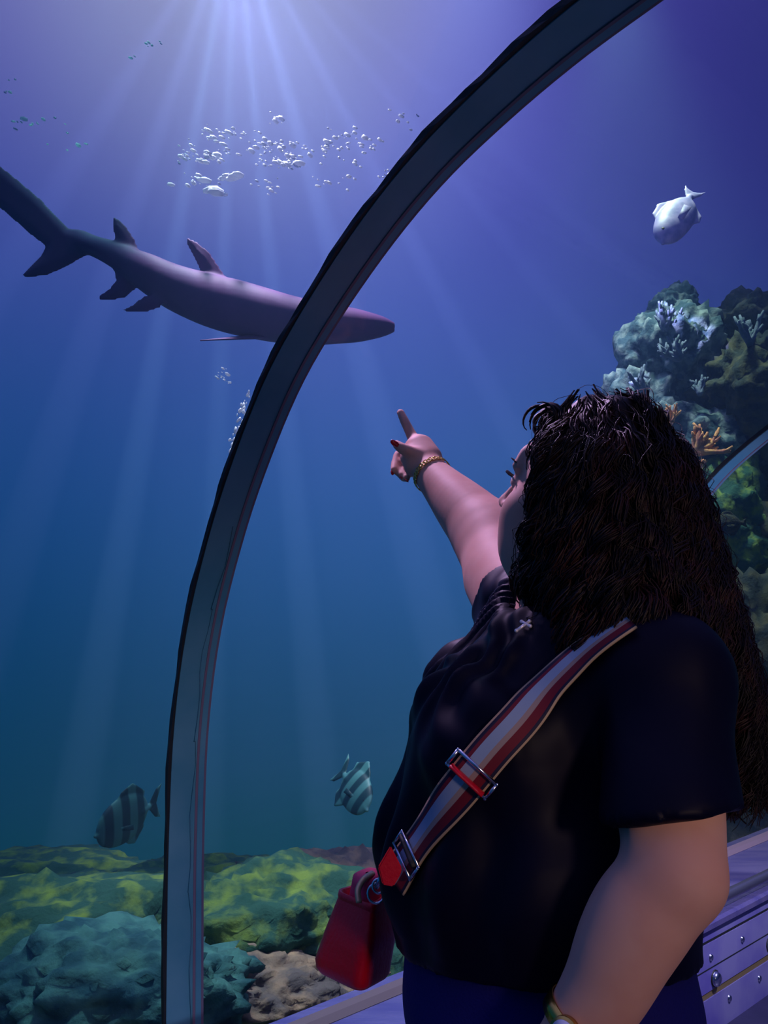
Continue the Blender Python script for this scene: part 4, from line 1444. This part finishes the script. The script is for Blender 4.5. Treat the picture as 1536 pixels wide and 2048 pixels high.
# folded crown above the rim with the zip across it
cr0 = inset(topc, 0.16, -0.02)
crown_top = [P(722, 1775, 1.07), P(765, 1750, 1.11), P(748, 1732, 1.17), P(700, 1748, 1.14)]
rings = [cr0] + [[cr0[i].lerp(crown_top[i], t) for i in range(4)] for t in (0.3, 0.6, 0.85, 1.0)] + [inset(crown_top, 0.35, 0.004), inset(crown_top, 0.9, 0.004)]
v, f, N_ = loft_rings(rings, rnd=0.4)
mesh_obj('crown', v, f, M['lining'], bag)
zp = [tuple(P(*q)) for q in ((718, 1806, 1.055), (716, 1780, 1.065), (728, 1758, 1.08), (746, 1745, 1.11))]
zp = [Vector(p) for p in spline(zp, 20)]
v, f = tube(zp, 0.0042, 6, flat=0.5); z_ = mesh_obj('zip', v, f, M['zip'], bag)
ps = []
for c_, r_ in ((P(752, 1787, 1.03), 0.011), (P(757, 1772, 1.03), 0.008)):
    ps.append(tube([c_ + Vector((math.cos(a) * r_, 0.3 * math.sin(a) * r_, math.sin(a) * r_)) for a in [k * 2 * math.pi / 16 for k in range(17)]], 0.0018, 6, cap=False))
ps.append(tube([P(752, 1776, 1.03), P(762, 1755, 1.03), P(770, 1748, 1.03)], [0.0030, 0.0035, 0.0025], 8))
v, f = merge(ps); mesh_obj('swivel_clasp', v, f, M['silver'], bag)

# strap: follows the blouse from the shoulder down to the bag
CEN = [(1262, 1248), (1225, 1272), (1180, 1305), (1140, 1340), (1100, 1378), (1060, 1418), (1020, 1462), (985, 1500), (950, 1538), (915, 1585), (880, 1635), (850, 1680),
       (825, 1715), (800, 1748), (785, 1772)]
cen = spline(CEN, 60)
sp_pts = []
for q in cen:
    p_, n_ = project(q[0], q[1], 0.004)
    sp_pts.append((p_, n_))
S_ = [tuple(p) if p is not None else None for p, n in sp_pts]
for i in range(len(S_)):
    if S_[i] is None: S_[i] = S_[i - 1]
S_ = np.array(S_); NN = np.array([tuple(n) if n is not None else (0, -1, 0) for p, n in sp_pts])
for _ in range(14):      # taut: smooth the path, keep above the cloth
    S_[1:-1] = 0.25 * S_[:-2] + 0.5 * S_[1:-1] + 0.25 * S_[2:]
    NN[1:-1] = 0.25 * NN[:-2] + 0.5 * NN[1:-1] + 0.25 * NN[2:]
tan = np.gradient(S_, axis=0)
HW = 0.0215


def strap_strip(i0, i1, hw, lift, th=0.0022):
    V, Fc, UV = [], [], []
    m = 8
    for i in range(i0, i1):
        t = Vector(tan[i]).normalized(); n = Vector(NN[i]).normalized()
        n = (n - t * n.dot(t)).normalized(); s = t.cross(n)
        for j in range(m + 1):
            w = -hw + 2 * hw * j / m
            V.append(Vector(S_[i]) + s * w + n * (lift + 0.0)); UV.append(((i - i0) / 10, j / m))
        for j in range(m + 1):
            w = hw - 2 * hw * j / m
            V.append(Vector(S_[i]) + s * w + n * (lift - th)); UV.append(((i - i0) / 10, 1 - j / m))
    q = 2 * (m + 1)
    for i in range(i1 - i0 - 1):
        for j in range(q):
            a, b = i * q + j, i * q + (j + 1) % q
            Fc.append((a, b, b + q, a + q))
    Fc.append(tuple(range(q))); e = (i1 - i0 - 1) * q; Fc.append(tuple(range(e, e + q)))
    return V, Fc, UV


V_, F_, UV_ = strap_strip(0, 58, HW, 0.004)
st_o = mesh_obj('strap', V_, F_, M['strap'], bag)
me = st_o.data
uvl = me.uv_layers.new(name='uv')
for lp in me.loops:
    uvl.data[lp.index].uv = UV_[lp.vertex_index]


def cross_bar(i, hw, r_, lift, m_, name, parent, wire=False):
    t = Vector(tan[i]).normalized(); n = Vector(NN[i]).normalized(); n = (n - t * n.dot(t)).normalized(); s = t.cross(n)
    c = Vector(S_[i]) + n * lift
    if wire:
        L = 0.010
        loop = [c + s * hw + t * L, c - s * hw + t * L, c - s * hw - t * L, c + s * hw - t * L, c + s * hw + t * L]
        v, f = merge([tube([loop[k], loop[k + 1]], r_, 7) for k in range(4)] + [ico(p, (r_ * 1.05,) * 3) for p in loop[:4]])
    else:
        v, f = tube([c + s * hw, c + s * hw * .5, c - s * hw * .5, c - s * hw], r_, 8, flat=0.35)
    return mesh_obj(name, v, f, m_, parent)


iS = min(range(60), key=lambda i: abs(cen[i][0] - 945))
iB = min(range(60), key=lambda i: abs(cen[i][0] - 828))
cross_bar(iS, HW + .005, 0.0022, 0.008, M['silver'], 'slider_buckle', st_o, True)
cross_bar(iS + 1, HW + 0.001, 0.0075, 0.009, M['leather'], 'leather_keeper', st_o)
cross_bar(iB, HW + .003, 0.0020, 0.008, M['silver'], 'buckle_loop', st_o, True)
cross_bar(iB - 1, HW, 0.006, 0.0078, M['gasket'], 'strap_gap', st_o)
# leather tab where the strap meets the bag
tabpx = [(781, 1692), (804, 1737), (801, 1750), (787, 1774), (765, 1770), (756, 1735)]
tp = [P(x, y, 1.0) for x, y in tabpx]
pp, pn = project(800, 1735, 0.010)
Yt = float(S_[48:57, 1].min()) - 0.012
tp = [P(x, y, Yt) for x, y in tabpx]
m_ = len(tp); off3 = Vector((0, 0.004, 0))
bm = bmesh.new()
fr_ = [bm.verts.new(p) for p in tp]; bk_ = [bm.verts.new(p + off3) for p in tp]
bm.faces.new(fr_); bm.faces.new(list(reversed(bk_)))
for k in range(m_): bm.faces.new((fr_[k], bk_[k], bk_[(k + 1) % m_], fr_[(k + 1) % m_]))
bmesh.ops.bevel(bm, geom=list(bm.edges), offset=0.0015, segments=2, affect='EDGES')
bm_obj('leather_tab', bm, M['leather'], st_o, smooth=False)
